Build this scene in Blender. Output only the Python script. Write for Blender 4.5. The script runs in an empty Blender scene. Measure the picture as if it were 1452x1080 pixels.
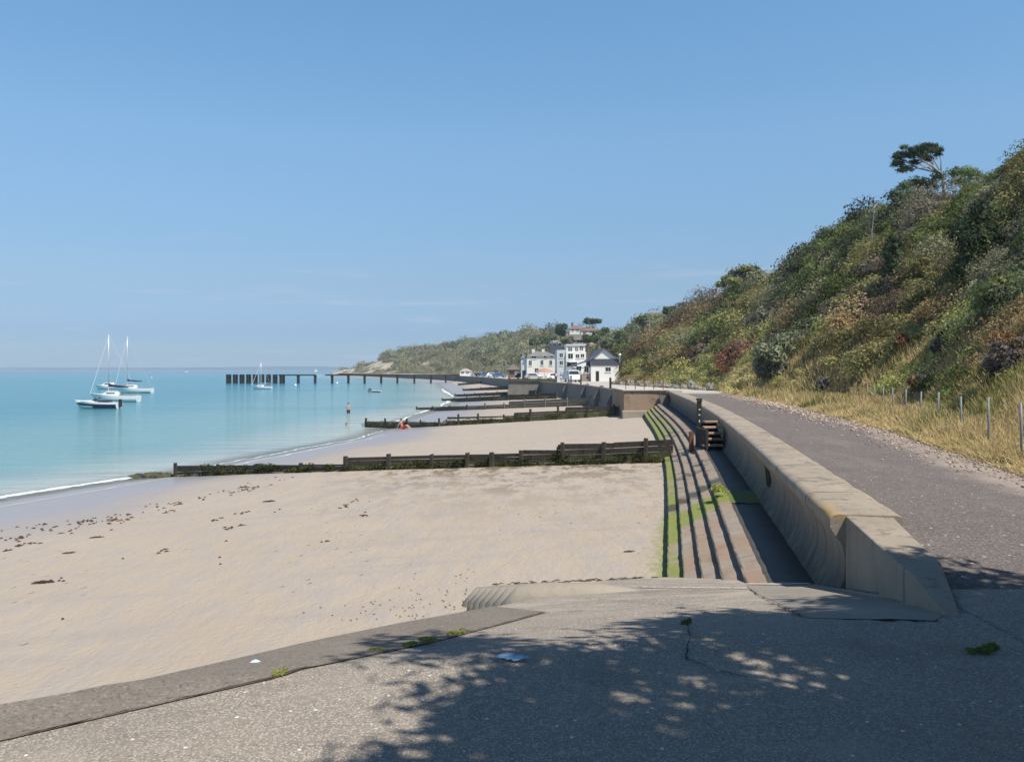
import bpy, bmesh, math, random
import numpy as np
from mathutils import Vector, Matrix
random.seed(7); rng = np.random.default_rng(11)
S = bpy.context.scene; COL = S.collection
F = 1200.0; CX = 726.0; HY = 523.5; EYE = 1.75; SEA = -3.5
R = math.radians

def P(px, py, Y):                      # photo pixel + distance -> world point
    return Vector(((px-CX)*Y/F, Y, EYE-(py-HY)*Y/F))

# ------------------------------------------------------------------ tagging
def tag(o, label=None, cat=None, group=None, kind=None):
    if label: o['label'] = label
    if cat: o['category'] = cat
    if group: o['group'] = group
    if kind: o['kind'] = kind
    return o
def link(o, parent=None):
    COL.objects.link(o)
    if parent is not None: o.parent = parent
    return o
def thing(name, label, cat, loc=(0,0,0), rz=0, group=None):
    o = bpy.data.objects.new(name, None); link(o)
    o.location = loc; o.rotation_euler = (0,0,rz); o.empty_display_size = .3
    return tag(o, label, cat, group)
def kids(o): return [c for c in bpy.data.objects if c.parent == o]
def copy_tree(o, parent=None, children=None):
    c = o.copy(); COL.objects.link(c); c.parent = parent
    for ch in kids(o): copy_tree(ch, c)
    return c

# ------------------------------------------------------------------ materials
class NT:
    def __init__(s, name):
        s.m = bpy.data.materials.new(name); s.m.use_nodes = True
        s.t = s.m.node_tree; s.t.nodes.clear()
        s.out = s.t.nodes.new('ShaderNodeOutputMaterial')
        s.b = s.t.nodes.new('ShaderNodeBsdfPrincipled')
        s.t.links.new(s.b.outputs[0], s.out.inputs[0])
        g = s.t.nodes.new('ShaderNodeNewGeometry'); s.pos = g.outputs['Position']; s.nrm = g.outputs['Normal']
        s.sep = None
    def L(s, a, b): s.t.links.new(a, b)
    def set(s, inp, v):
        if isinstance(v, bpy.types.NodeSocket): s.L(v, inp)
        elif v is not None:
            if isinstance(v, (tuple, list)) and len(v) == 3 and inp.type == 'RGBA': v = (*v, 1)
            inp.default_value = v
    def xyz(s):
        if s.sep is None:
            s.sep = s.t.nodes.new('ShaderNodeSeparateXYZ'); s.L(s.pos, s.sep.inputs[0])
        return s.sep.outputs
    def vec(s, scale, rot=(0,0,0), src=None):
        n = s.t.nodes.new('ShaderNodeMapping'); s.L(src or s.pos, n.inputs[0])
        n.inputs['Scale'].default_value = scale; n.inputs['Rotation'].default_value = rot
        return n.outputs[0]
    def noise(s, scale, detail=4, rough=.55, v=None, dist=0):
        n = s.t.nodes.new('ShaderNodeTexNoise'); s.L(v or s.pos, n.inputs['Vector'])
        n.inputs['Scale'].default_value = scale; n.inputs['Detail'].default_value = detail
        n.inputs['Roughness'].default_value = rough; n.inputs['Distortion'].default_value = dist
        return n.outputs['Fac']
    def voro(s, scale, feature='F1', v=None, out=0, rnd=1):
        n = s.t.nodes.new('ShaderNodeTexVoronoi'); n.feature = feature; s.L(v or s.pos, n.inputs['Vector'])
        n.inputs['Scale'].default_value = scale; n.inputs['Randomness'].default_value = rnd
        return n.outputs[out]
    def math(s, op, a, b=None, c=None, clamp=False):
        n = s.t.nodes.new('ShaderNodeMath'); n.operation = op; n.use_clamp = clamp
        s.set(n.inputs[0], a); s.set(n.inputs[1], b)
        if c is not None: s.set(n.inputs[2], c)
        return n.outputs[0]
    def rng(s, v, a, b, c=0., d=1., smooth=True):
        n = s.t.nodes.new('ShaderNodeMapRange'); n.interpolation_type = 'SMOOTHSTEP' if smooth else 'LINEAR'
        s.set(n.inputs[0], v)
        for i, x in enumerate((a, b, c, d)): n.inputs[i+1].default_value = x
        return n.outputs[0]
    def mix(s, f, a, b, mode='MIX'):
        n = s.t.nodes.new('ShaderNodeMix'); n.data_type = 'RGBA'; n.blend_type = mode
        s.set(n.inputs[0], f); s.set(n.inputs[6], a); s.set(n.inputs[7], b)
        return n.outputs[2]
    def attr(s, name, out='Color'):
        n = s.t.nodes.new('ShaderNodeAttribute'); n.attribute_name = name; return n.outputs[out]
    def bump(s, h, strength=.3, dist=.02, nrm=None):
        n = s.t.nodes.new('ShaderNodeBump'); n.inputs['Strength'].default_value = strength
        n.inputs['Distance'].default_value = dist; s.L(h, n.inputs['Height'])
        if nrm: s.L(nrm, n.inputs['Normal'])
        return n.outputs[0]
    def fin(s, col=None, rough=.8, normal=None, spec=.3, metal=0):
        s.set(s.b.inputs['Base Color'], col); s.set(s.b.inputs['Roughness'], rough)
        s.b.inputs['Specular IOR Level'].default_value = spec; s.b.inputs['Metallic'].default_value = metal
        if normal: s.L(normal, s.b.inputs['Normal'])
        return s.m

M = {}
def simple(name, col, rough=.7, var=.25, scale=3., bump=.1, spec=.3, metal=0):
    n = NT(name); f = n.noise(scale, 5)
    c = n.mix(f, tuple(x*(1-var) for x in col), tuple(min(1, x*(1+var)) for x in col))
    M[name] = n.fin(c, rough, n.bump(n.noise(scale*6, 4), bump, .01) if bump else None, spec, metal)
    return M[name]

def build_materials():
    # sand
    n = NT('sand'); X, Y, Z = n.xyz()
    big = n.noise(.25, 4); fine = n.noise(40, 5, .7); mid = n.noise(2.2, 5, .6, v=n.vec((1, .35, 1), (0, 0, R(-25))))
    dry = n.mix(big, (.37, .298, .226), (.44, .37, .292))
    dry = n.mix(n.rng(mid, .4, .68), dry, (.37, .32, .275))
    dry = n.mix(n.rng(n.noise(.6, 5, .65, v=n.vec((.35, 1.6, 1), (0, 0, R(28)))), .5, .68, 0, .6), dry, (.335, .29, .255))
    dry = n.mix(n.rng(fine, .3, .8, 0, .22), dry, (.30, .25, .20))
    lvl = n.math('ADD', Z, n.math('MULTIPLY', n.math('SUBTRACT', n.noise(.3, 3, v=n.vec((1, .3, 1), (0, 0, R(-20)))), .5), .55))
    lvl = n.math('ADD', lvl, n.rng(Y, 15, 45, -.12, .12, False))
    wet = n.rng(lvl, -3.2, -2.62, 1, 0)
    swash = n.rng(lvl, -3.52, -3.3, 1, 0)
    c = n.mix(n.math('MULTIPLY', wet, .88), dry, n.mix(n.noise(1.2, 3), (.275, .25, .25), (.31, .28, .27)))
    c = n.mix(n.math('MULTIPLY', swash, .55), c, (.28, .26, .225))
    fleck = n.math('MULTIPLY', n.rng(n.noise(3.1, 6, .75, v=n.vec((1, .5, 1))), .66, .72), n.rng(n.noise(.22, 2), .5, .62))
    c = n.mix(n.math('MULTIPLY', fleck, .45), c, (.22, .16, .10))
    al = n.attr('algae', 'Fac')
    alf = n.math('MULTIPLY', al, n.rng(n.math('ADD', n.noise(5, 5, .7), n.math('MULTIPLY', al, .3)), .55, .78), clamp=True)
    c = n.mix(alf, c, n.mix(n.noise(14, 5, .75), (.12, .145, .035), (.33, .34, .12)))
    st = n.attr('stain', 'Fac')
    c = n.mix(n.math('MULTIPLY', st, n.rng(n.noise(1.3, 7, .78, v=n.vec((1, .45, 1), (0, 0, R(12)))), .47, .55), clamp=True), c, (.16, .12, .075))
    prints = n.math('MULTIPLY', n.rng(n.voro(2.6, v=n.vec((1, .75, 1))), .05, .17, 1, 0), n.rng(n.noise(.35, 2), .47, .6))
    c = n.mix(n.math('MULTIPLY', prints, .4), c, (.30, .24, .18))
    h = n.math('SUBTRACT', n.math('ADD', n.noise(9, 6, .65), n.math('MULTIPLY', mid, 1.5)), n.math('MULTIPLY', prints, 1.2))
    h = n.math('MULTIPLY', h, n.rng(wet, 0, 1, 1, .12))
    M['sand'] = n.fin(c, n.rng(wet, 0, 1, .9, .32), n.bump(h, .8, .045), .35)
    # sea
    n = NT('sea'); X, Y, Z = n.xyz()
    d = n.attr('dist', 'Fac')
    sh = n.math('ADD', d, n.math('MULTIPLY', n.math('SUBTRACT', n.noise(.05, 3, v=n.vec((1, .35, 1))), .5), 14))
    c = n.mix(n.rng(sh, 0, 13), (.40, .42, .37), (.16, .30, .30))
    c = n.mix(n.rng(sh, 9, 60), c, (.04, .20, .245))
    c = n.mix(n.rng(sh, 120, 800), c, (.018, .115, .20))
    c = n.mix(n.rng(n.noise(.02, 4, v=n.vec((.35, 1.6, 1))), .5, .72, 0, .5), c, (.03, .17, .26))
    weedp = n.math('MULTIPLY', n.rng(n.noise(.09, 4, v=n.vec((.5, 1.3, 1))), .6, .72, 0, .35), n.rng(d, 3, 90, 1, 0))
    c = n.mix(weedp, c, (.07, .20, .21))
    w1 = n.noise(1.0, 4, .6, v=n.vec((.30, 1.3, 1), (0, 0, R(14))))
    w2 = n.noise(5.0, 3, .6, v=n.vec((.5, 1.4, 1), (0, 0, R(-10))))
    w3 = n.noise(.16, 3, .5, v=n.vec((.35, 1.4, 1), (0, 0, R(10))))
    h = n.math('ADD', n.math('MULTIPLY', w1, 1.), n.math('ADD', n.math('MULTIPLY', w2, .28), n.math('MULTIPLY', w3, 3)))
    n.b.inputs['IOR'].default_value = 1.33
    m = n.fin(c, .13, n.bump(h, 1.0, .26), .5)
    tr = n.t.nodes.new('ShaderNodeBsdfTransparent'); mx = n.t.nodes.new('ShaderNodeMixShader')
    n.L(n.rng(n.math('ADD', d, n.math('MULTIPLY', n.noise(.6, 3), .8)), .1, 3.5, .25, 1), mx.inputs[0]); n.L(tr.outputs[0], mx.inputs[1]); n.L(n.b.outputs[0], mx.inputs[2])
    n.L(mx.outputs[0], n.out.inputs[0]); M['sea'] = m
    # foam
    n = NT('foam'); M['foam'] = n.fin((.8, .82, .82), .7, n.bump(n.noise(12, 4), .5, .03))
    tr = n.t.nodes.new('ShaderNodeBsdfTransparent'); mx = n.t.nodes.new('ShaderNodeMixShader')
    ed = n.attr('edge', 'Fac')
    n.L(n.rng(n.math('ADD', n.math('MULTIPLY', n.noise(2.4, 6, .75, v=n.vec((1, .5, 1))), 1.0), ed), .68, .95, 0, .95), mx.inputs[0])
    n.L(tr.outputs[0], mx.inputs[1]); n.L(n.b.outputs[0], mx.inputs[2]); n.L(mx.outputs[0], n.out.inputs[0])
    # exposed aggregate concrete
    n = NT('aggregate'); X, Y, Z = n.xyz()
    cell = n.voro(66, out=1); cd = n.voro(66); cell2 = n.voro(120, out=1)
    sp = n.t.nodes.new('ShaderNodeSeparateColor'); n.L(cell, sp.inputs[0])
    sp2 = n.t.nodes.new('ShaderNodeSeparateColor'); n.L(cell2, sp2.inputs[0])
    base = n.mix(n.noise(1.1, 5, .6), (.22, .185, .15), (.31, .265, .22))
    c = n.mix(n.math('MULTIPLY', n.rng(sp.outputs[0], .55, .75), n.rng(cd, .35, .6, 1, 0)), base, (.46, .40, .33))
    c = n.mix(n.rng(sp2.outputs[1], .8, .9, 0, .6), c, (.48, .43, .36))
    c = n.mix(n.rng(sp2.outputs[0], .78, .95, 0, .6), c, (.12, .10, .085))
    c = n.mix(n.rng(n.noise(.8, 6, .7, dist=.6), .56, .7, 0, .5), c, (.36, .31, .26))
    c = n.mix(n.rng(n.noise(.55, 5, .7), .52, .7, 0, .5), c, (.14, .12, .10))
    c = n.mix(n.rng(n.noise(.35, 6, .75, v=n.vec((1, 2.2, 1), (0, 0, R(30)))), .56, .66, 0, .55), c, (.36, .31, .25))
    c = n.mix(n.rng(n.noise(2.3, 7, .8), .60, .68, 0, .5), c, (.10, .09, .08))
    c = n.mix(n.math('MULTIPLY', n.rng(n.noise(1.6, 7, .78, v=n.vec((.6, 2, 1), (0, 0, R(10)))), .48, .62), n.rng(Y, 6.2, 9, .15, .75)), c, (.44, .37, .29))
    fl = n.voro(30, out=1); spf = n.t.nodes.new('ShaderNodeSeparateColor'); n.L(fl, spf.inputs[0])
    c = n.mix(n.math('MULTIPLY', n.rng(spf.outputs[0], .982, .985), n.rng(n.voro(30), .25, .4, 1, 0)), c, (.68, .66, .62))
    M['aggregate'] = n.fin(c, .85, n.bump(n.math('ADD', cd, n.noise(130, 3)), .6, .012), .25)
    # asphalt path
    n = NT('asphalt'); X, Y, Z = n.xyz()
    cell = n.voro(42, out=1); sp = n.t.nodes.new('ShaderNodeSeparateColor'); n.L(cell, sp.inputs[0]); cd = n.voro(42)
    base = n.mix(n.noise(.9, 5, .6), (.12, .10, .092), (.17, .145, .132))
    c = n.mix(n.rng(sp.outputs[0], .6, .9, 0, .6), base, (.25, .22, .195))
    c = n.mix(n.rng(sp.outputs[1], .7, .9, 0, .5), c, (.07, .06, .055))
    c = n.mix(n.rng(n.noise(.3, 6, .75, v=n.vec((1.6, .4, 1), (0, 0, R(-12)))), .5, .66, 0, .5), c, (.22, .19, .165))
    c = n.mix(n.rng(n.noise(3, 6, .8), .58, .7, 0, .45), c, (.08, .07, .065))
    fl = n.voro(17, out=1); spf = n.t.nodes.new('ShaderNodeSeparateColor'); n.L(fl, spf.inputs[0])
    c = n.mix(n.math('MULTIPLY', n.rng(spf.outputs[1], .95, .96), n.rng(n.voro(17), .2, .3, 1, 0)), c, (.62, .57, .5))
    e = n.attr('edge', 'Fac')
    c = n.mix(n.math('MULTIPLY', n.rng(n.math('ADD', e, n.math('MULTIPLY', n.math('SUBTRACT', n.noise(.8, 6, .7), .5), .9)), .55, .95), .75), c, n.mix(n.noise(22, 5, .7), (.22, .165, .125), (.52, .43, .36)))
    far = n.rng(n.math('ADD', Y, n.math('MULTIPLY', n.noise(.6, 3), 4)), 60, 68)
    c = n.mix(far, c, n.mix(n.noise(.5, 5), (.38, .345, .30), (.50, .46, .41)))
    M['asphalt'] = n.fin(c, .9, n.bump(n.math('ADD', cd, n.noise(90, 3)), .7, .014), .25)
    # concretes
    def concrete(name, a, b, streak=.4, green=False, lichen=False):
        n = NT(name); X, Y, Z = n.xyz()
        c = n.mix(n.noise(1.3, 6, .65), a, b)
        c = n.mix(n.rng(n.noise(1, 5, .7, v=n.vec((5, 5, .5))), .5, .75, 0, streak), c, tuple(x*.45 for x in a))
        c = n.mix(n.rng(n.noise(26, 5, .8), .55, .8, 0, .4), c, tuple(min(.8, x*1.5) for x in b))
        c = n.mix(n.rng(n.noise(9, 6, .8), .58, .75, 0, .45), c, tuple(x*.5 for x in a))
        if lichen:
            lf = n.math('MULTIPLY', n.rng(Y, 8.8, 15, 1, 0), n.rng(Z, .02, .16))
            lf2 = n.math('MULTIPLY', lf, n.rng(n.attr('lip', 'Fac'), .3, .95))
            c = n.mix(n.rng(n.math('ADD', n.math('MULTIPLY', n.noise(5, 6, .8), 1.0), n.math('MULTIPLY', lf2, .34)), .72, .95, 0, .8), c, (.42, .27, .07))
            low_dark = n.math('MULTIPLY', n.rng(Z, -.8, .1, .9, 0), n.rng(n.noise(1.4, 6, .7, v=n.vec((3, 3, .6))), .25, .6, .5, 1))  # streaky darkening of the wall face, strongest towards its foot
            c = n.mix(low_dark, c, (.07, .065, .055))
        if name in ('wall_concrete', 'far_concrete', 'brown_concrete', 'step_concrete'):
            jt = n.math('ABSOLUTE', n.math('SUBTRACT', n.math('FRACT', n.math('DIVIDE', Y, 3.05 if name != 'step_concrete' else 1.52)), .5))
            c = n.mix(n.math('MULTIPLY', n.rng(jt, .004, .009, 1, 0), .8), c, (.04, .035, .03))
            c = n.mix(n.rng(n.noise(.9, 7, .8), .54, .66, 0, .6), c, tuple(x*.42 for x in a))
            c = n.mix(n.rng(n.noise(2.2, 7, .8), .60, .70, 0, .45), c, tuple(min(.7, x*1.45) for x in b))
        if green:
            st = n.math('ADD', Y, n.math('MULTIPLY', n.math('SUBTRACT', n.noise(1.6, 4), .5), 1.3))
            band = n.math('MULTIPLY', n.rng(st, 16.0, 16.3), n.rng(st, 17.5, 17.9, 1, 0))
            low = n.rng(Z, -1.34, -1.29, 1, 0)
            lowf = n.math('MULTIPLY', low, n.rng(n.noise(1.1, 5, .7), .36, .5))
            g = n.math('MAXIMUM', band, lowf)
            pt = n.math('MULTIPLY', n.rng(n.noise(1.6, 5, .7), .60, .68), n.rng(Z, -1.3, -.8, .8, 0))
            g = n.math('MAXIMUM', g, pt)
            farg = n.math('MULTIPLY', n.rng(Y, 36, 38), n.math('MULTIPLY', n.rng(Z, -1.1, -.85, .9, 0), n.rng(n.noise(.7, 5, .7), .4, .55)))
            g = n.math('MAXIMUM', g, farg)
            c = n.mix(n.rng(n.noise(1.5, 5, .75, v=n.vec((1, .4, 1))), .45, .62, 0, .65), c, (.29, .185, .12))
            blk = n.math('MULTIPLY', n.rng(n.noise(1.3, 6, .75), .52, .6), n.rng(Y, 18, 24))
            c = n.mix(n.math('MULTIPLY', blk, .8), c, (.03, .028, .024))
            g = n.math('MULTIPLY', g, n.rng(n.noise(7, 6, .75), .3, .5, .35, .95)); c = n.mix(g, c, n.mix(n.noise(14, 6, .75), (.085, .11, .02), (.30, .33, .07)))
            wetd = n.rng(n.math('ABSOLUTE', n.math('SUBTRACT', Y, n.math('ADD', 18.6, n.noise(3, 3)))), .25, .6, .8, 0)
            c = n.mix(wetd, c, (.03, .03, .025))
        M[name] = n.fin(c, .85, n.bump(n.math('ADD', n.noise(30, 6, .7), n.noise(5, 5)), .6, .015), .25)
    concrete('wall_concrete', (.20, .165, .13), (.42, .355, .275), .8, lichen=True)
    concrete('wall_end_concrete', (.20, .165, .13), (.40, .34, .265), .8)
    concrete('step_concrete', (.21, .175, .14), (.36, .30, .24), .3, green=True)
    concrete('apron_concrete', (.085, .085, .08), (.15, .145, .13), .2)
    concrete('patch_concrete', (.20, .175, .145), (.33, .29, .24), .3)
    n = NT('kerb_concrete'); cell = n.voro(70, out=1); sp = n.t.nodes.new('ShaderNodeSeparateColor'); n.L(cell, sp.inputs[0])
    c = n.mix(n.noise(1.4, 6, .7), (.155, .13, .105), (.24, .205, .17))
    c = n.mix(n.rng(sp.outputs[0], .8, .95, 0, .5), c, (.34, .30, .25)); c = n.mix(n.rng(sp.outputs[1], .8, .95, 0, .5), c, (.06, .05, .045))
    c = n.mix(n.rng(n.noise(4, 7, .8), .55, .68, 0, .5), c, (.085, .07, .055)); c = n.mix(n.rng(n.noise(.9, 5, .75), .56, .68, 0, .4), c, (.27, .22, .165))
    M['kerb_concrete'] = n.fin(c, .9, n.bump(n.noise(60, 5, .75), .6, .01), .2)
    concrete('brown_concrete', (.25, .17, .115), (.37, .27, .20), .5)
    concrete('stair_tread', (.24, .15, .10), (.40, .29, .21), .3)
    concrete('far_concrete', (.13, .12, .11), (.24, .22, .20), .5)
    concrete('pale_concrete', (.40, .37, .32), (.55, .51, .46), .2)
    concrete('rock', (.17, .15, .125), (.36, .32, .27), .3)
    concrete('sandy_concrete', (.25, .215, .17), (.38, .33, .265), .2)
    # algae stripe on the apron is its own green mesh
    simple('algae', (.10, .13, .03), .8, .75, 9, .6)
    # timber of groynes
    def timber(name, a, b, green):
        n = NT(name); X, Y, Z = n.xyz()
        c = n.mix(n.noise(2.5, 6, .7, v=n.vec((.6, 1, 6))), a, b)
        c = n.mix(n.rng(n.noise(5, 6, .8), .5, .66, 0, .8), c, tuple(x*.3 for x in a))
        ht = n.attr('hgt', 'Fac')
        f = n.math('MULTIPLY', n.rng(ht, .2, .66, 1, 0), n.rng(n.noise(1.8, 6, .75), .36, .52))
        c = n.mix(n.math('MULTIPLY', f, green), c, n.mix(n.noise(7, 4), (.05, .055, .02), (.19, .19, .075)))
        M[name] = n.fin(c, .9, n.bump(n.noise(16, 6, .75, v=n.vec((.5, 1, 3))), .9, .03), .2)
    timber('timber', (.035, .030, .025), (.105, .088, .07), .95)
    timber('weed_timber', (.030, .028, .026), (.085, .075, .065), .5)
    timber('pale_timber', (.15, .125, .10), (.27, .23, .18), .5)
    simple('dark_timber', (.035, .032, .03), .9, .4, 4, .3)
    # foliage (species colours and painted distance haze come with the mesh)
    n = NT('foliage'); c = n.attr('Col')
    m = n.fin(c, .75, None, .12)
    tl = n.t.nodes.new('ShaderNodeBsdfTranslucent'); n.L(c, tl.inputs[0]); mx = n.t.nodes.new('ShaderNodeMixShader')
    mx.inputs[0].default_value = .36; n.L(n.b.outputs[0], mx.inputs[1]); n.L(tl.outputs[0], mx.inputs[2]); n.L(mx.outputs[0], n.out.inputs[0])
    M['foliage'] = m
    n = NT('painted'); M['stone_col'] = n.fin(n.mix(n.rng(n.noise(9, 5), .4, .7, 0, .4), n.attr('Col'), (.10, .08, .06)), .9, n.bump(n.noise(20, 4), .5, .02), .2)
    # hill soil
    n = NT('hill_soil'); X, Y, Z = n.xyz()
    c = n.mix(n.noise(1.1, 7, .75), (.055, .065, .025), (.17, .16, .07))
    c = n.mix(n.rng(n.noise(.12, 5, .7), .55, .68, 0, .7), c, (.12, .075, .035))
    cl = n.attr('cliff', 'Fac')
    c = n.mix(n.math('MULTIPLY', cl, n.rng(n.noise(.05, 5, .7), .40, .55)), c, n.mix(n.noise(.2, 5, .7), (.30, .25, .18), (.55, .49, .41)))
    M['hill_soil'] = n.fin(c, .95, n.bump(n.noise(3, 6, .7), .8, .15), .1)
    simple('far_land', (.05, .075, .065), .95, .3, .01, 0)
    simple('white_wall', (.80, .785, .74), .7, .06, 2, .05)
    simple('cream_wall', (.74, .72, .62), .7, .08, 2, .05)
    simple('blue_wall', (.50, .54, .56), .7, .08, 2, .05)
    simple('slate', (.085, .088, .105), .6, .2, 4, .2)
    simple('grey_tile', (.19, .18, .17), .8, .2, 4, .3)
    simple('red_tile', (.22, .11, .08), .8, .25, 4, .3)
    simple('brown_tile', (.15, .125, .105), .8, .25, 4, .3)
    simple('brick', (.17, .12, .09), .85, .2, 6, .2)
    simple('glass', (.03, .04, .05), .08, .2, 1, 0, .6)
    simple('gelcoat', (.80, .80, .78), .25, .03, 1, 0, .5)
    simple('navy', (.012, .025, .07), .3, .1, 1, 0, .5)
    simple('sail_blue', (.02, .045, .14), .8, .2, 3, 0)
    simple('alu', (.62, .62, .62), .35, .05, 5, 0, .5, .4)
    simple('steel', (.13, .12, .11), .5, .3, 9, .1)
    simple('galv', (.22, .23, .23), .5, .25, 12, .1)
    simple('rubber', (.02, .02, .02), .8, .1, 5, 0)
    simple('dinghy_green', (.02, .10, .07), .4, .1, 2, 0)
    simple('paint_white', (.8, .8, .78), .4, .05, 2, 0)
    simple('paint_silver', (.45, .47, .48), .3, .05, 2, 0, .5, .3)
    simple('paint_blue', (.06, .13, .28), .3, .05, 2, 0)
    simple('paint_red', (.35, .04, .03), .3, .05, 2, 0)
    simple('paint_dark', (.03, .03, .035), .3, .05, 2, 0)
    simple('skin', (.44, .30, .235), .6, .08, 8, 0)
    simple('cloth_dark', (.03, .035, .05), .9, .2, 8, 0)
    simple('cloth_white', (.72, .72, .70), .9, .08, 8, 0)
    simple('cloth_red', (.45, .08, .06), .9, .2, 8, 0)
    simple('cloth_blue', (.10, .18, .35), .9, .2, 8, 0)
    simple('hair', (.05, .03, .02), .8, .2, 8, 0)
    simple('coral', (.42, .23, .19), .8, .15, 3, 0)
    simple('bark', (.12, .10, .08), .95, .35, 6, .6)
    simple('pale_bark', (.34, .31, .27), .9, .25, 6, .5)
    simple('drain_shade', (.012, .012, .012), .9, .3, 6, 0)
    simple('litter', (.45, .60, .72), .5, .2, 8, .1)
    simple('weed_brown', (.085, .050, .032), .5, .5, 9, .3)
    simple('rust', (.16, .075, .04), .9, .4, 9, .3)
    simple('line_paint', (.62, .60, .56), .8, .2, 14, .2)
    simple('crack', (.05, .045, .04), .95, .3, 10, 0)
build_materials()

# ------------------------------------------------------------------ mesh builder
def mesh_np(name, verts, faces, mat, parent=None, attrs=None, smooth=False):
    verts = np.asarray(verts, dtype=np.float32); faces = np.asarray(faces, dtype=np.int32)
    me = bpy.data.meshes.new(name); nf, k = faces.shape
    me.vertices.add(len(verts)); me.vertices.foreach_set('co', verts.ravel())
    me.loops.add(nf*k); me.loops.foreach_set('vertex_index', faces.ravel())
    me.polygons.add(nf); me.polygons.foreach_set('loop_start', np.arange(0, nf*k, k, dtype=np.int32))
    try: me.polygons.foreach_set('loop_total', np.full(nf, k, dtype=np.int32))
    except Exception: pass
    if smooth: me.polygons.foreach_set('use_smooth', np.ones(nf, dtype=bool))
    me.update(calc_edges=True); me.validate()
    for an, av in (attrs or {}).items():
        av = np.asarray(av, dtype=np.float32)
        if av.ndim == 1:
            a = me.attributes.new(an, 'FLOAT', 'POINT'); a.data.foreach_set('value', av)
        else:
            a = me.attributes.new(an, 'FLOAT_COLOR', 'POINT')
            if av.shape[1] == 3: av = np.hstack([av, np.ones((len(av), 1), dtype=np.float32)])
            a.data.foreach_set('color', av.ravel())
    me.materials.append(mat)
    return link(bpy.data.objects.new(name, me), parent)

class MB:
    def __init__(s): s.v = []; s.f = []; s.mi = []; s.a = []
    def add(s, vs, fs, mi=0, a=None):
        b = len(s.v); s.v += [tuple(v) for v in vs]; s.f += [tuple(b+i for i in f) for f in fs]
        s.mi += [mi]*len(fs); s.a += (list(a) if a is not None else [0.]*len(vs)); return s
    def box(s, x0, x1, y0, y1, z0, z1, mi=0, M_=None, jit=0):
        vs = [Vector((x, y, z)) for z in (z0, z1) for y in (y0, y1) for x in (x0, x1)]
        if jit: vs = [v+Vector([random.uniform(-jit, jit) for _ in range(3)]) for v in vs]
        if M_ is not None: vs = [M_ @ v for v in vs]
        return s.add(vs, [(0,2,3,1),(4,5,7,6),(0,1,5,4),(2,6,7,3),(0,4,6,2),(1,3,7,5)], mi)
    def tube(s, pts, rad, n=8, mi=0, cap=True):
        pts = [Vector(p) for p in pts]; rings = []
        if not isinstance(rad, (list, tuple)): rad = [rad]*len(pts)
        for i, p in enumerate(pts):
            d = (pts[min(i+1, len(pts)-1)]-pts[max(i-1, 0)])
            if d.length < 1e-6: d = Vector((0, 0, 1))
            d.normalize(); u = d.orthogonal().normalized()
            if abs(d.z) > .3: u = (Vector((1, 0, 0)) - d*d.x).normalized()
            w = d.cross(u)
            rings.append([p+(u*math.cos(2*math.pi*k/n)+w*math.sin(2*math.pi*k/n))*rad[i] for k in range(n)])
        vs = [v for r in rings for v in r]; fs = []
        for i in range(len(pts)-1):
            for k in range(n): fs.append((i*n+k, i*n+(k+1)%n, (i+1)*n+(k+1)%n, (i+1)*n+k))
        if cap: fs.append(tuple(range(n))[::-1]); fs.append(tuple((len(pts)-1)*n+k for k in range(n)))
        return s.add(vs, fs, mi)
    def prism(s, poly, y0, y1, mi=0, M_=None):       # polygon in x,z extruded along y
        n = len(poly); vs = [Vector((x, y0, z)) for x, z in poly]+[Vector((x, y1, z)) for x, z in poly]
        if M_ is not None: vs = [M_ @ v for v in vs]
        return s.add(vs, [tuple(range(n)), tuple(range(2*n-1, n-1, -1))]+[(i, i+n, (i+1)%n+n, (i+1)%n) for i in range(n)], mi)
    def ball(s, c, r, mi=0, seg=10, M_=None, lump=0):
        if not isinstance(r, (tuple, list)): r = (r, r, r)
        vs = []; nr = seg//2+1
        for i in range(nr+1):
            th = math.pi*i/nr
            for k in range(seg):
                ph = 2*math.pi*k/seg; q = 1+random.uniform(-lump, lump)
                v = Vector((c[0]+r[0]*q*math.sin(th)*math.cos(ph), c[1]+r[1]*q*math.sin(th)*math.sin(ph), c[2]+r[2]*q*math.cos(th)))
                vs.append(M_ @ v if M_ is not None else v)
        return s.add(vs, [(i*seg+k, (i+1)*seg+k, (i+1)*seg+(k+1)%seg, i*seg+(k+1)%seg) for i in range(nr) for k in range(seg)], mi)
    def build(s, name, mats, parent=None, smooth=False, attr=None, bevel=0):
        me = bpy.data.meshes.new(name); me.from_pydata(s.v, [], s.f)
        for m in (mats if isinstance(mats, (list, tuple)) else [mats]): me.materials.append(m)
        for p, i in zip(me.polygons, s.mi): p.material_index = i; p.use_smooth = smooth
        if attr:
            a = me.attributes.new(attr, 'FLOAT', 'POINT'); a.data.foreach_set('value', [float(x) for x in s.a])
        bm = bmesh.new(); bm.from_mesh(me); bmesh.ops.remove_doubles(bm, verts=bm.verts, dist=1e-5)
        bmesh.ops.recalc_face_normals(bm, faces=bm.faces); bm.to_mesh(me); bm.free(); me.update()
        o = link(bpy.data.objects.new(name, me), parent)
        if bevel:
            b = o.modifiers.new('bevel', 'BEVEL'); b.width = bevel; b.segments = 2; b.limit_method = 'ANGLE'
        return o

def grid(name, PX, mat, attrs=None, kind='structure', parent=None, flip=False):
    nr, nc, _ = PX.shape; idx = np.arange(nr*nc).reshape(nr, nc)
    f = np.stack([idx[:-1, :-1], idx[:-1, 1:], idx[1:, 1:], idx[1:, :-1]], -1).reshape(-1, 4)
    if flip: f = f[:, ::-1]
    o = mesh_np(name, PX.reshape(-1, 3), f, mat, parent, {k: v.ravel() for k, v in (attrs or {}).items()}, True)
    if kind: o['kind'] = kind
    return o

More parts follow.
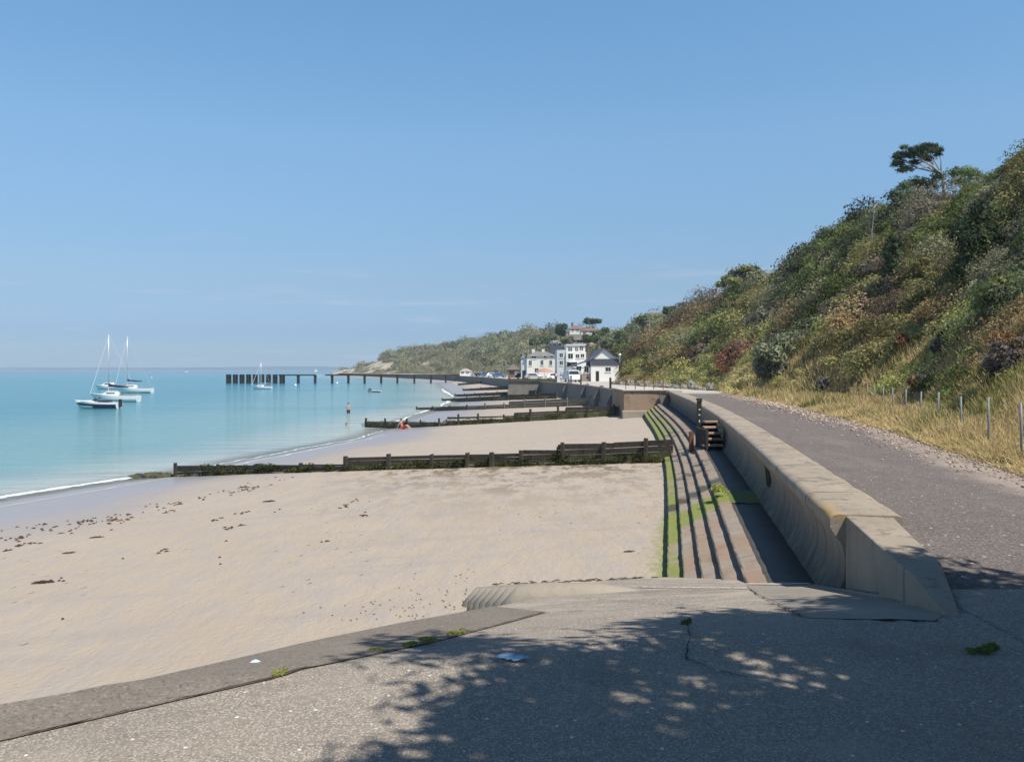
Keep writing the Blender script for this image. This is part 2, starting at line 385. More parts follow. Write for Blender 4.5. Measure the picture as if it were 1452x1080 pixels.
# value noise in numpy
_perm = rng.random((256, 256))
def vnoise(x, y, s=1.):
    x = np.asarray(x)*s; y = np.asarray(y)*s
    xi = np.floor(x).astype(int); yi = np.floor(y).astype(int); fx = x-xi; fy = y-yi
    fx = fx*fx*(3-2*fx); fy = fy*fy*(3-2*fy)
    g = lambda a, b: _perm[a % 256, b % 256]
    return (g(xi, yi)*(1-fx)+g(xi+1, yi)*fx)*(1-fy)+(g(xi, yi+1)*(1-fx)+g(xi+1, yi+1)*fx)*fy
def fbm(x, y, s=1., o=4):
    t = 0; a = .5; w = 0
    for i in range(o): t = t+a*vnoise(np.asarray(x)+i*17.3, np.asarray(y)-i*9.1, s); w += a; a *= .5; s *= 2.1
    return t/w
def sstep(v, a, b): t = np.clip((v-a)/(b-a), 0, 1); return t*t*(3-2*t)

# ------------------------------------------------------------------ place layout
LIP = ([3.0, 6, 9.05, 12.2, 15, 22.7, 34.4, 56.4, 62], [2.4, 2.9, 3.40, 3.98, 4.55, 5.97, 7.8, 10.7, 11.4])
WAL2 = ([62, 80, 100, 117, 135, 160, 210, 260, 315, 400, 500, 600, 700, 800, 860], [8.2, 8.5, 8.3, 7.6, 5.5, 2, -3, -10, -20, -43, -78, -112, -150, -166, -168])
SHR = ([-80, 10, 20, 33.7, 42, 55, 64, 76, 94, 121, 150, 197, 250, 315, 420, 560, 700, 800, 860],
       [-48, -29, -25.2, -20, -16.8, -13.5, -11.2, -10.5, -9.9, -7.7, -8.2, -14, -20, -27, -52, -105, -156, -176, -176])
_lp = np.polyfit(LIP[0], LIP[1], 4, w=[1, 1, 4, 3, 2, 2, 2, 2, 2])
lipx = lambda y: np.polyval(_lp, np.clip(y, 0, 66))
shrx = lambda y: np.interp(y, *SHR)
def footx(y): return np.where(np.asarray(y) < 62, lipx(y)-1.725, np.interp(y, *WAL2))
def backz(y): return np.interp(y, [0, 45, 62, 90, 150, 300, 800], [-1.55, -1.6, -1.7, -2.1, -2.3, -2.6, -2.9])
def beachz(x, y):
    xs = shrx(y); xf = footx(y); t = (x-xs)/np.maximum(xf-xs, 1)
    return SEA+(backz(y)-SEA)*t*np.where(t < 0, 1.2, 1)+.03*(fbm(x, y, .35)-.5)*np.clip(t*4+.4, 0, 1)
def promz(y): return np.interp(y, [-50, 6, 9, 60, 170, 400, 900], [-.1, -.1, 0, 0, -.55, -.9, -1.5])

# beach
ys = np.concatenate([np.linspace(-20, 60, 320), np.geomspace(60.5, 870, 130)])
ts = np.concatenate([np.linspace(-2.5, 0, 50), np.linspace(.01, 1.04, 150)])
YY, TT = np.meshgrid(ys, ts, indexing='ij')
XX = shrx(YY)+TT*(footx(YY)-shrx(YY)); ZZ = beachz(XX, YY)
foot = footx(YY)
alg = np.clip(.8*np.exp(-((foot-XX)/.38)**2)*sstep(YY, 12.5, 13.5)*(1-sstep(YY, 17.5, 21))*1.2+.55*np.exp(-((foot-XX)/.12)**2), 0, 1)
alg = np.maximum(alg, 1.0*np.exp(-np.abs((YY-13.4-(XX-2.5)*.2))/.28*1.)*sstep(XX, -1.0, -.55)*(XX < 3))
alg = np.maximum(alg, .9*np.exp(-((YY-63)/5)**2-((foot-XX)/.7)**2)*(YY < 62)*(YY > 36))
st = np.exp(-((YY-(30+.9*(XX-0))-0)/6.5)**2)*sstep(XX, -6, 0)*(YY < 36)
g1y = 30.3+(5.6-XX)*.479
st = np.maximum(st*.0, 1.25*np.exp(-np.clip(g1y-YY, 0, 99)/5.)*(YY < g1y+.3)*sstep(XX, -9, -3)*(1-sstep(XX, 3.5, 6)))
st = np.maximum(st, .75*np.exp(-((YY-27.5)/3.)**2-((XX-.0)/1.3)**2))
o = grid('beach_sand', np.stack([XX, YY, ZZ], -1), M['sand'], {'algae': alg, 'stain': st})

# sea
xs = np.concatenate([-np.geomspace(7000, 61, 60), np.linspace(-60, 60, 130)])
ys = np.concatenate([np.linspace(-90, 130, 150), np.geomspace(131, 7000, 80)])
YY, XX = np.meshgrid(ys, xs, indexing='ij')
dist = shrx(YY)-XX
dist = np.where(YY > 860, np.maximum(dist, YY-860), dist)
keep = XX < 1e9
o = grid('sea', np.stack([XX, YY, np.full_like(XX, SEA)], -1), M['sea'], {'dist': dist})
# sea bed far right behind headland continues the sea: a simple extension sheet
vs = [(60, 900, SEA), (60, 7000, SEA), (5000, 7000, SEA), (5000, 900, SEA)]
o = mesh_np('sea', vs, [(0, 3, 2, 1)], M['sea'], None, {'dist': [900.]*4}); o['kind'] = 'structure'
# foam lines
def foam(pts, w, lift=.02):
    pts = np.array(pts, float); t = np.linspace(0, len(pts)-1, 160)
    x = np.interp(t, range(len(pts)), pts[:, 0]); y = np.interp(t, range(len(pts)), pts[:, 1])
    tt = np.linspace(0, 1, len(x)); wob = (fbm(x, y, .5)-.5)*.9
    ww = np.interp(tt, np.linspace(0, 1, len(w)), w)
    cols = []; ed = []
    for k, e in zip((-1, -.5, 0, .5, 1), (-.5, .2, .55, .2, -.5)):
        xx = x+wob+k*ww*.5; yy = y+k*ww*.12
        cols.append(np.stack([xx, yy, np.maximum(SEA+lift, beachz(xx, yy)+lift)], -1)); ed.append(np.full(len(x), e))
    return np.stack(cols, 0), np.stack(ed, 0)
def foamstrip(label_pts, w):
    PX, ed = foam(label_pts, w); g = grid('sea_foam', PX, M['foam'], {'edge': ed}, kind='stuff'); return g
line = lambda y0, y1, off: [(float(shrx(y))+off, y) for y in np.linspace(y0, y1, 14)]
fo = [foamstrip(line(24, 41.3, -1.2), [1.0, 1.7, 1.2, 1.9, 1.4]), foamstrip(line(18, 41, 1.6), [.25, .35, .3, .25]),
      foamstrip(line(42.5, 66, .9), [.4, .5, .3]), foamstrip(line(42.5, 72, -.5), [.2, .45, .25]),
      foamstrip(line(79, 96, -1.4), [.3, 1.0, .3]), foamstrip(line(98, 118, -2), [.3, 1.6, .4]), foamstrip(line(120, 150, -2.5), [.4, 1.8, .4]), foamstrip(line(160, 230, -1.5), [.5, 2.2, .5])]
for f_ in fo:
    f_['label'] = 'white foam of small waves along the waterline'; f_['category'] = 'foam'

# ---- pavement / ramp + path
NX, NY = -.25, .97
def rampz(x, y):
    d = (x-3.3)*NX+(y-6.4)*NY; d = np.where(d > 0, d, 0)
    return -.1-.19*d
def gz(x, y):
    cx_ = np.interp(y, [6.3, 7.3, 9.05, 9.4], [3.30, 3.56, 3.83, 3.9]); w = sstep(x, cx_-.1, cx_+.1); return rampz(x, y)*(1-w)+promz(y)*w
def ray(px, py, fn=gz):
    lo, hi = 1.0, 400.
    for _ in range(60):
        m = (lo+hi)/2; p = P(px, py, m)
        if p.z > float(fn(p.x, p.y)): lo = m
        else: hi = m
    return P(px, py, lo)
edge_px = [(-420, 1052), (-200, 1030), (0, 1000), (100, 983), (200, 965), (350, 931), (430, 912), (565, 884), (640, 871), (700, 860)]
E = [ray(*p) for p in edge_px]+[ray(740, 852), ray(780, 841), ray(850, 823), ray(945, 818), ray(1060, 822), ray(1150, 827)]
ex = [p.x for p in E]; ey = [p.y for p in E]
ex = [-14.]+ex+[3.45, 3.451, 40]; ey = [ey[0]-2.5]+ey+[9.3, 7, 7]
yedge = lambda x: np.interp(x, ex, ey)
xs = np.unique(np.concatenate([np.linspace(-14, 3.45, 240), np.linspace(3.452, 14, 80), [20, 30, 40]]))
tt = np.linspace(0, 1, 90)**.8
XX, T2 = np.meshgrid(xs, tt, indexing='ij'); YY = -18+(yedge(XX)+18)*T2
ZZ = gz(XX, YY)+.006*(fbm(XX, YY, .8)-.5)
grid('pavement', np.stack([XX, YY, ZZ], -1), M['aggregate'], flip=True)
# slab edge wall facing the beach
SE = [(x, y) for x, y in zip(ex, ey) if x <= 3.3]
mb = MB()
for (x0, y0), (x1, y1) in zip(SE[:-1], SE[1:]):
    z0 = float(gz(x0, y0)); z1 = float(gz(x1, y1)); dn = -1.9
    mb.add([(x0, y0, z0-.003), (x1, y1, z1-.003), (x1+.0, y1+.05, z1-.06), (x0, y0+.05, z0-.06), (x1, y1+.25, -3.2), (x0, y0+.25, -3.2)], [(0, 1, 2, 3), (3, 2, 4, 5)])
o = mb.build('slab_edge', M['kerb_concrete']); o['kind'] = 'structure'

def ribbon(name, A, B, mat, lift, nl=80, nw=6, fn=gz, kind='structure', attrs=None, jit=0):
    A = np.array([(p[0], p[1]) for p in A], float); B = np.array([(p[0], p[1]) for p in B], float)
    u = np.linspace(0, 1, nl)
    def samp(Q):
        d = np.concatenate([[0], np.cumsum(np.hypot(*np.diff(Q, axis=0).T))]); d /= d[-1]
        return np.stack([np.interp(u, d, Q[:, 0]), np.interp(u, d, Q[:, 1])], -1)
    a = samp(A); b = samp(B)
    if jit:
        a = a+rng.normal(0, jit, a.shape); b = b+rng.normal(0, jit, b.shape)
    w = np.linspace(0, 1, nw)[None, :, None]
    q = a[:, None]*(1-w)+b[:, None]*w
    return grid(name, np.dstack([q, fn(q[..., 0], q[..., 1])+lift]), mat, attrs, kind=kind)
inner = [(-420, 1110), (0, 1052), (150, 1017), (280, 987), (390, 962), (510, 933), (615, 911), (725, 882), (775, 868)]
ribbon('kerb_strip', E[:10], [ray(*p) for p in inner], M['kerb_concrete'], .008, nw=10)
# smooth patch beside the wall, pale line and cracks
ribbon('concrete_patch', [ray(1060, 830), ray(1148, 831), ray(1200, 838), ray(1335, 874)], [ray(1066, 838), ray(1120, 862), ray(1145, 876), ray(1240, 878), ray(1325, 880)], M['patch_concrete'], .003, nw=10)
def crack(pts, w, mat='crack', name='crack', lift=.012, jit=.006):
    Q = [ray(*p) for p in pts]
    ribbon(name, [(p.x-w/2, p.y) for p in Q], [(p.x+w/2, p.y+w*.3) for p in Q], M[mat], lift, nl=60, nw=2, jit=jit)
crack([(1060, 833), (1078, 846), (1112, 862), (1140, 877)], .013, jit=.006)
crack([(974, 880), (978, 905), (972, 935), (1010, 950), (1060, 962)], .007)
crack([(810, 848), (880, 852), (965, 858), (1000, 861)], .009)
crack([(0, 1051), (150, 1016), (280, 986), (390, 961), (510, 932), (615, 910), (725, 881), (775, 867)], .006, 'weed_brown')
Q1 = [ray(1062, 829), ray(1110, 829.5), ray(1150, 828.5)]
ribbon('pale_joint', [(p.x, p.y) for p in Q1], [(p.x, p.y+.09) for p in Q1], M['line_paint'], .014, nw=3, jit=.004)
Q1 = [ray(900, 833), ray(965, 834), ray(1062, 835)]
ribbon('pale_joint', [(p.x, p.y) for p in Q1], [(p.x, p.y+.05) for p in Q1], M['line_paint'], .014, nw=3, jit=.012)

# path on top of the seawall
PR = ([6.9, 9, 12.6, 15.9, 24, 34, 57, 70, 90, 115, 135, 160, 210, 300, 400, 500, 900], [30, 8, 7.8, 8.6, 10.6, 12.3, 14.9, 17.5, 16, 14, 24, 30, 28, 14, -5, -50, -150])
wallin = lambda y: np.where(np.asarray(y) < 62, np.interp(y, [6.9, 7.4, 9.05, 9.3], [3.4, 3.7, 4.0, 3.9])*(np.asarray(y) < 9.3)+(lipx(y)+.5)*(np.asarray(y) >= 9.3), np.interp(y, *WAL2)+.3)
ys = np.concatenate([np.linspace(7, 61.9, 240), np.geomspace(62.1, 880, 120)]); tt = np.linspace(0, 1, 40)
YY, T2 = np.meshgrid(ys, tt, indexing='ij')
A = wallin(YY); B = np.interp(YY, *PR)+1.0
XX = A+(B-A)*T2; ZZ = np.where(YY < 9.4, gz(XX, YY), promz(YY))+.02*(fbm(XX, YY, .5)-.5)*sstep(YY, 7.5, 12)
edge = np.clip(1-(B-1.0-XX)/2.2, 0, 1)*(YY < 60)
edge = np.maximum(edge, .62*np.clip(1-(XX-A)/.5, 0, 1)*(YY < 60))
edge *= sstep(YY, 8, 12)
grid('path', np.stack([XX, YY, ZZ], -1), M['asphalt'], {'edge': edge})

# ------------------------------------------------------------------ seawall with recurved face
PROF = [(.72, -1.0), (.72, .19), (.66, .205), (.10, .20), (.03, .185), (0.0, .15), (-.005, .06), (.05, -.02), (.12, -.14), (.15, -.30), (.13, -.48), (.06, -.66), (-.02, -.80), (-.03, -1.0)]
LIPA = [0, 0, .2, .8, 1, 1, 1, .7, .3, 0, 0, 0, 0, 0]
def sweep(name, y0, y1, n, prof, xf, mat, parent=None, attr=None, av=None, cut=None, jit=.004, zf=None):
    ys = np.linspace(y0, y1, n); vs = []; fs = []; at = []; k = len(prof)
    for i, y in enumerate(ys):
        x = float(xf(y)); dx = float(xf(y+.1)-xf(y-.1))/.2; L = math.hypot(1, dx); nx, ny = 1/L, -dx/L
        for j, (a, z) in enumerate(prof):
            q = random.uniform(-jit, jit); vs.append((x+(a+q)*nx, y+(a+q)*ny, z+random.uniform(-jit, jit)*.7+(zf(y) if zf else 0))); at.append(av[j] if av else 0)
    for i in range(n-1):
        for j in range(k): fs.append((i*k+j, i*k+(j+1) % k, (i+1)*k+(j+1) % k, (i+1)*k+j))
    fs.append(tuple(range(k))); fs.append(tuple((n-1)*k+j for j in range(k))[::-1])
    mb = MB(); mb.add(vs, fs, 0, at)
    o = mb.build(name, mat, parent, smooth=True, attr=attr)
    for p in o.data.polygons: p.use_smooth = len(p.vertices) == 4
    return o
wall = sweep('sea_wall', 9.06, 61.9, 190, PROF, lipx, M['wall_concrete'], None, 'lip', LIPA, jit=.008)
tag(wall, 'grey concrete sea wall with a rounded top and concave face beside the asphalt path', 'sea wall')
cut = MB(); cut.tube([(4.0, 16, -.28), (5.2, 16, -.28)], .20, 24); cut.v = [(x, 16+(y-16)*2.6, z) for x, y, z in cut.v]; cutter = cut.build('cutter', M['drain_shade'])
bo = wall.modifiers.new('hole', 'BOOLEAN'); bo.operation = 'DIFFERENCE'; bo.object = cutter; bo.solver = 'EXACT'
dg = bpy.context.evaluated_depsgraph_get(); me = bpy.data.meshes.new_from_object(wall.evaluated_get(dg))
if len(me.polygons) > 500: wall.modifiers.clear(); wall.data = me
else: wall.modifiers.clear()
bpy.data.objects.remove(cutter)
mb = MB(); mb.tube([(5.16, 16, -.28), (5.19, 16, -.28)], .195, 24); mb.v = [(x, 16+(y-16)*2.6, z) for x, y, z in mb.v]; mb.build('drain_shade_disc', M['drain_shade'], wall)  # near-black disc paints the shade deep inside the drain hole
# wall end piece stepping down to the pavement
mb = MB()
OUT = [(3.56, 9.04, .19), (3.44, 7.85, .08), (3.35, 7.05, .02), (3.25, 6.37, -.09)]
INN = [(4.06, 9.04, .19), (3.9, 8.2, .12), (3.80, 7.5, .05), (3.36, 6.33, -.09)]
for i in range(3):
    a, b, c, d = OUT[i], OUT[i+1], INN[i+1], INN[i]
    dn = lambda p: (p[0], p[1], -1.2)
    mb.add([a, b, c, d, dn(a), dn(b), dn(c), dn(d)], [(0, 1, 2, 3), (0, 4, 5, 1), (3, 2, 6, 7)]+([(0, 3, 7, 4)] if i == 0 else [])+([(1, 5, 6, 2)] if i == 2 else []))
o = mb.build('wall_end', M['wall_end_concrete'], None, attr='lip', bevel=.02)
tag(o, 'wedge shaped concrete end of the sea wall sinking into the shaded pavement', 'wall end')

# stepped revetment: one long thing, five treads
rev = thing('stepped_revetment', 'long stepped concrete revetment with green algae between the beach and sea wall', 'sea defence steps', (3, 16, -2))
pv = Vector((3, 16, -2))
def child(o, root):
    o.parent = root; o.matrix_parent_inverse = Matrix.Translation(-root.location) ; return o
tw = .235
for k in range(5):
    a0 = -.56-tw*(k+1)+.005; a1 = -.56-tw*k+(.03 if k else -.005); zt = -.75-.15*k
    pr = [(a1, zt-.5), (a1, zt), (a0+.02, zt-.04), (a0, zt-.055), (a0, zt-.105), (a0+.035, zt-.12), (a0+.04, zt-.5)]
    o = sweep('step', 7.5, 61.9, 230, pr, lipx, M['step_concrete'], None, jit=.007); o.data.polygons.foreach_set('use_smooth', [False]*len(o.data.polygons)); child(o, rev)
pr = [(.06, -1.2), (.06, -.775), (-.3, -.78), (-.58, -.785), (-.58, -1.2)]
child(sweep('apron', 7.5, 61.9, 150, pr, lipx, M['apron_concrete'], None, jit=.004), rev)
pr = [(-.42, -.779), (-.42, -.745), (-.57, -.745), (-.57, -.779)]
# algae trail over the apron under the drain
vs = []; 
ys = np.linspace(15.9, 17.6, 24); xs = np.linspace(0, 1, 10)
YY, TT = np.meshgrid(ys, xs, indexing='ij')
L0 = lipx(YY)-.57; L1 = lipx(YY)+.0; XX = L0+(L1-L0)*TT+.03*(fbm(YY, TT*3, 3)-.5); YYY = YY+.25*(fbm(XX*5, YY, 2)-.5)
g = grid('algae_film', np.stack([XX, YYY, np.full_like(XX, -.770)+.012*vnoise(XX, YY, 9)], -1), M['algae'], kind=None); child(g, rev)

# ------------------------------------------------------------------ hill
ST = [ # foot x,y,z ; crest x,y,z
 ((7.5,-40,-.1),(26,-30,12)), ((8,-12,-.1),(25,-4,12)), ((8,6,-.1),(26,16,12)), ((8.1,10,0),(26.5,25,12)),
 ((8.2,13,0),(27,33,12.0)), ((9.3,18,0),(29,46,14.0)), ((10.7,24,0),(30.5,57,13.4)), ((11.7,30,0),(31.5,70,14.6)),
 ((12.9,38,0),(33,82,16.2)), ((14.1,48,0),(34,95,15.4)), ((15.4,60,0),(35.5,112,13.6)), ((17.5,72,-.1),(36,130,13.6)),
 ((16.2,90,-.15),(37,155,13.0)), ((14.2,115,-.3),(38,185,12.8)), ((20,138,-.4),(40,225,12.2)), ((26,165,-.5),(44,280,14.0)),
 ((24,230,-.7),(46,360,15.2)), ((12,300,-.8),(42,450,18.6)), ((0,360,-.9),(20,540,24.5)), ((-20,430,-1),(-15,650,24)),
 ((-58,500,-1.2),(-66,740,19.0)), ((-98,590,-1.6),(-118,800,14.0)), ((-128,680,-2),(-140,840,4.5)), ((-158,770,-3),(-172,860,1.0)), ((-182,845,-3.6),(-188,880,-1.0))]
FT = np.array([s[0] for s in ST], float); CR = np.array([s[1] for s in ST], float)
def smooth_interp(u, A):
    i = np.arange(len(A)); return np.stack([np.interp(u, i, A[:, k]) for k in range(3)], -1)
def hillpt(u, v):                       # v 0..1 foot to crest, 1..1.5 plateau behind
    u = np.asarray(u, float); v = np.asarray(v, float)
    f = smooth_interp(u, FT); c = smooth_interp(u, CR); w = np.clip(v, 0, 1)
    p = f+(c-f)*np.clip(v, 0, None)[..., None]
    v0 = np.interp(p[..., 1], [8, 12, 18, 24, 30, 36, 42, 48, 60], [.05, .06, .11, .17, .22, .27, .31, .26, .03])
    w_ = w; w = np.clip((w-v0)/(1-v0), 0, 1); pr = .10*w+.90*w**1.15+.004*np.minimum(1, w_/v0)
    z = f[..., 2]+(c[..., 2]-f[..., 2])*pr
    z = np.where(v > 1, c[..., 2]-(v-1)*1.2, z)
    D = p[..., 1]; amp = np.clip(D*.022, .3, 5)*np.minimum(1, w*3.)*np.where(v > 1, .4, 1)
    sc = 1/np.clip(D*.12, 3, 40)
    sc0 = .16
    nz = np.where(D < 120, fbm(p[..., 0], p[..., 1], .17, 3), fbm(p[..., 0], p[..., 1], .035, 3))-.5
    z = z+nz*amp*2*np.where(D < 120, 1., .9)
    p[..., 2] = z
    return p
uu = np.linspace(0, len(ST)-1.001, 420); vv = np.concatenate([np.linspace(-.02, 1, 70), np.linspace(1.05, 2.2, 8)])
UU, VV = np.meshgrid(uu, vv, indexing='ij'); HP = hillpt(UU, VV)
cliff = np.clip(sstep(UU, 18.5, 21), 0, 1)*(1-.6*sstep(VV, .5, .8))+sstep(UU, 21, 22)*.8
cliff = np.clip(cliff, 0, 1)
hill = grid('hillside', HP, M['hill_soil'], {'cliff': cliff})
# far coast across the water
mb = MB(); xs = np.linspace(-4300, -500, 120)
top = [SEA+6+16*float(fbm(x, 0, .0016, 4))*min(1, (x+4400)/900)+ (10 if -2200 < x < -900 else 0)*math.sin((x+2200)/1300*math.pi) for x in xs]
top[-1] = SEA
for i in range(len(xs)-1):
    a, b = xs[i], xs[i+1]
    mb.add([(a, 5600, SEA-1), (b, 5600, SEA-1), (b, 5660, top[i+1]), (a, 5660, top[i]), (b, 6100, SEA-1), (a, 6100, SEA-1)], [(0, 1, 2, 3), (3, 2, 4, 5)])
o = mb.build('far_coast', M['far_land'], smooth=True); o['kind'] = 'structure'

# ------------------------------------------------------------------ leaf clouds
def leaves(C, Rd, colr, n, size, up=-.35, elong=1.5, jit=.65, cj=.28, shell=(.68, 1.06), flat=0.):
    C = np.asarray(C, float); Rd = np.asarray(Rd, float); colr = np.asarray(colr, float); N = len(C)
    if np.isscalar(n): n = np.full(N, n)
    if np.isscalar(size): size = np.full(N, size)
    idx = np.repeat(np.arange(N), n); K = len(idx)
    z = rng.uniform(up, 1, K); ph = rng.uniform(0, 2*np.pi, K); s = np.sqrt(np.maximum(0, 1-z*z))
    d = np.stack([s*np.cos(ph), s*np.sin(ph), z], -1)
    lump = 1+.14*np.sin(3*ph+idx*1.7)*s+.10*np.sin(5*ph-idx)*s
    p = C[idx]+d*Rd[idx]*(rng.uniform(shell[0], shell[1], K)*lump)[:, None]
    nr = d+rng.normal(0, jit, (K, 3)); nr /= np.linalg.norm(nr, axis=1)[:, None]
    t = np.cross(nr, rng.normal(0, 1, (K, 3))); t /= np.linalg.norm(t, axis=1)[:, None]+1e-9
    b = np.cross(nr, t); sz = (size[idx]*rng.uniform(.55, 1.4, K))[:, None]
    q = np.stack([p-t*sz*elong, p-b*sz*.6, p+t*sz*elong, p+b*sz*.6], 1).reshape(-1, 3)
    c = colr[idx]*(1+rng.uniform(-cj, cj, K))[:, None]*(1+rng.normal(0, .06, (K, 3)))
    c = np.repeat(np.clip(c, 0, 1), 4, axis=0)
    f = np.arange(K*4).reshape(K, 4)
    return q, f, c
def cloud(name, parent, *a, mat='foliage', **k):
    q, f, c = leaves(*a, **k); return mesh_np(name, q, f, M[mat], parent, {'Col': c})

G_ = {k: tuple(min(.6, c*q_)  for c in v) for q_ in (2.2,) for k, v in dict(green=(.072,.098,.026), olive=(.115,.115,.042), rust=(.135,.088,.042), yel=(.165,.175,.050), dark=(.026,.038,.020), grey=(.105,.10,.078), straw=(.30,.245,.11), red=(.13,.058,.035), purple=(.085,.072,.066), mid=(.060,.080,.036), sage=(.11,.118,.072)).items()}
# scrub mass over the hill
area_pts = []; NU, NV = 560, 56
uu = np.linspace(2.0, 23.6, NU); vv = np.linspace(.0, 1.12, NV)
UU, VV = np.meshgrid(uu, vv, indexing='ij'); HP = hillpt(UU, VV)
e1 = HP[1:, :-1]-HP[:-1, :-1]; e2 = HP[:-1, 1:]-HP[:-1, :-1]
ar = np.linalg.norm(np.cross(e1, e2), axis=-1)
Dm = np.maximum(HP[:-1, :-1, 1], 10); r0 = np.minimum(.26+.0098*Dm, 3.4)
expn = ar*2.8/(np.pi*r0**2)
cnt = rng.poisson(expn); iu, iv = np.nonzero(cnt); rep = cnt[iu, iv]
iu = np.repeat(iu, rep); iv = np.repeat(iv, rep)
us = uu[iu]+rng.random(len(iu))*(uu[1]-uu[0]); vs_ = vv[iv]+rng.random(len(iu))*(vv[1]-vv[0])
pts = hillpt(us, vs_)
ok = (pts[:, 1] > 9); 
pxs = CX+F*pts[:, 0]/pts[:, 1]; ok &= (pxs < 1620)
V0 = np.interp(pts[:, 1], [8, 12, 18, 24, 30, 36, 42, 48, 60], [.05, .06, .11, .17, .22, .27, .31, .26, .03]); V0 = np.where(pts[:, 1] > 60, -1, V0); near_verge = vs_ < V0+.04; ok &= ~near_verge; ok &= ~((vs_ < V0+.20) & (rng.random(len(ok)) < .65)); ok &= ~((pts[:, 1] < 52) & (vs_ < .20) & (rng.random(len(ok)) < .6))
cl_ok = ~((us > 19.6) & (fbm(pts[:, 0], pts[:, 1], .03, 3) > .50) & (vs_ < .75)); ok &= cl_ok
ok &= ~((us > 20.9) & (rng.random(len(ok)) < .9))
ok_ = ok.copy(); pts = pts[ok]; us = us[ok]; vs_ = vs_[ok]; D = pts[:, 1]
r = np.minimum(.26+.0098*D, 3.4)*rng.uniform(.55, 1.3, len(D))*np.where(vs_ < .22, .65, 1.)*np.where(rng.random(len(D)) < .10, 1.9, 1.)
x, y = pts[:, 0], pts[:, 1]
n1 = fbm(x, y, .10, 3); n2 = fbm(x+90, y*.6, .11, 3); n3 = fbm(x, y+70, .22, 3); n4 = fbm(x+31, y+12, .3, 2)
if True:
    far = D > 130
    n1 = np.where(far, fbm(x, y, .03, 3), n1); n2 = np.where(far, fbm(x+90, y, .035, 3), n2)
colr = np.tile(np.array(G_['olive']), (len(D), 1))
def paint(mask, c, f=1.):
    colr[mask] = colr[mask]*(1-f)+np.array(G_[c])*f
paint(n1 > .5, 'green'); paint(n1 > .62, 'mid'); paint(n3 > .6, 'sage')
paint(n2 > .585, 'rust', .7); paint((n2 < .36) & (vs_ < .55), 'yel', .7)
paint(n4 > .72, 'purple', .8); paint(n4 < .27, 'dark', .8)
paint((vs_ < .24) & (rng.random(len(D)) < .75) & (D < 130), 'yel', .75); paint((vs_ < .18) & (D < 70) & (rng.random(len(D)) < .55), 'straw', .7)
paint(D > 200, 'sage', .35); paint(D > 330, 'sage', .6)  # far scrub greyed by distance: haze put into the leaf colours
red = (np.abs(x-(21.5+(y-80)*.12)) < 1.6) & (np.abs(y-82) < 10) & (n3 > .4); 
paint(red, 'red')
colr *= rng.uniform(.78, 1.2, len(D))[:, None]*np.array([[1.15, 1.05, 1.0]])
colr = colr*.74+colr.mean(1, keepdims=True)*np.array([[1.10, 1.02, .72]])*.26
colr *= np.where((vs_ < V0[ok_]+.33) & (D < 70), 1.4, 1.1)[:, None]
colr *= np.where(rng.random(len(D)) < .14, .45, 1.)[:, None]
radii = np.stack([r, r, r*rng.uniform(.6, 1.05, len(r))], -1)
radii *= np.where((vs_ < .3) & (D < 60), .8, 1.)[:, None]
C = pts.copy(); C[:, 2] += r*.08
lf_ = np.clip(.013+.0012*D, r*.03, r*.09)
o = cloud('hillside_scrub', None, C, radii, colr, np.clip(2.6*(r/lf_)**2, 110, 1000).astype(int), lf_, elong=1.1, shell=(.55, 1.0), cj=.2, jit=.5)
tag(o, 'mixed green, olive and rust scrub covering the whole hillside', 'scrub', kind='stuff')
print('scrub domes', len(D))

# terrain height helper from pixel on the hill
def hill_at(px, v):
    best = None
    for u in np.linspace(3, 23, 500):
        p = hillpt(np.array([u]), np.array([v]))[0]; e = abs(CX+F*p[0]/p[1]-px)
        if best is None or e < best[0]: best = (e, p)
    return Vector(best[1])
_g = hillpt(*[a.ravel() for a in np.meshgrid(np.linspace(3, 23.5, 900), np.linspace(0, 1.1, 110), indexing='ij')])
_gx = CX+F*_g[:, 0]/_g[:, 1]; _gy = HY-F*(_g[:, 2]-EYE)/_g[:, 1]
def on_hill(px, py, ymax=9e9, ymin=0):
    e = np.hypot(_gx-px, _gy-py)+_g[:, 1]*.01+np.where((_g[:, 1] > ymax) | (_g[:, 1] < ymin), 1e5, 0); return Vector(_g[np.argmin(e)])

# single bushes that stand out
def bush(px, py, wpx, hpx, cols, label, ymax=9e9, group=None, n=2400, leaf=.035, name='bush', cat='bush', ymin=0, stems=True):
    b = on_hill(px, py+hpx*.45, ymax, ymin); D = b.y; w = wpx*D/F; h = hpx*D/F
    t = thing(name, label, cat, b, 0, group)
    k = 16; C = []; Rr = []; cc = []
    for i in range(k):
        a = random.uniform(0, 2*math.pi); q = random.uniform(.1, .78); zz = random.uniform(.08, .85)*(1.1-.5*q)
        C.append((math.cos(a)*w*.5*q, math.sin(a)*w*.35*q, h*zz)); rr = random.uniform(.13, .27)
        Rr.append((w*rr, w*rr*.8, h*rr*1.05)); cc.append(np.array(G_[cols[i % len(cols)]])*random.uniform(.8, 1.2))
    cloud('leaves', t, C, Rr, cc, n//k, max(leaf, D*.0019), up=-.6, shell=(.55, 1.08))
    mb = MB()
    for i in range(4):
        c_ = C[i]; mb.tube([(c_[0]*.2, c_[1]*.2, -.3), (c_[0]*.7, c_[1]*.7, h*.3), c_], [w*.025, w*.018, w*.006], 5)
    mb.build('stem', M['bark'], t)
    return t
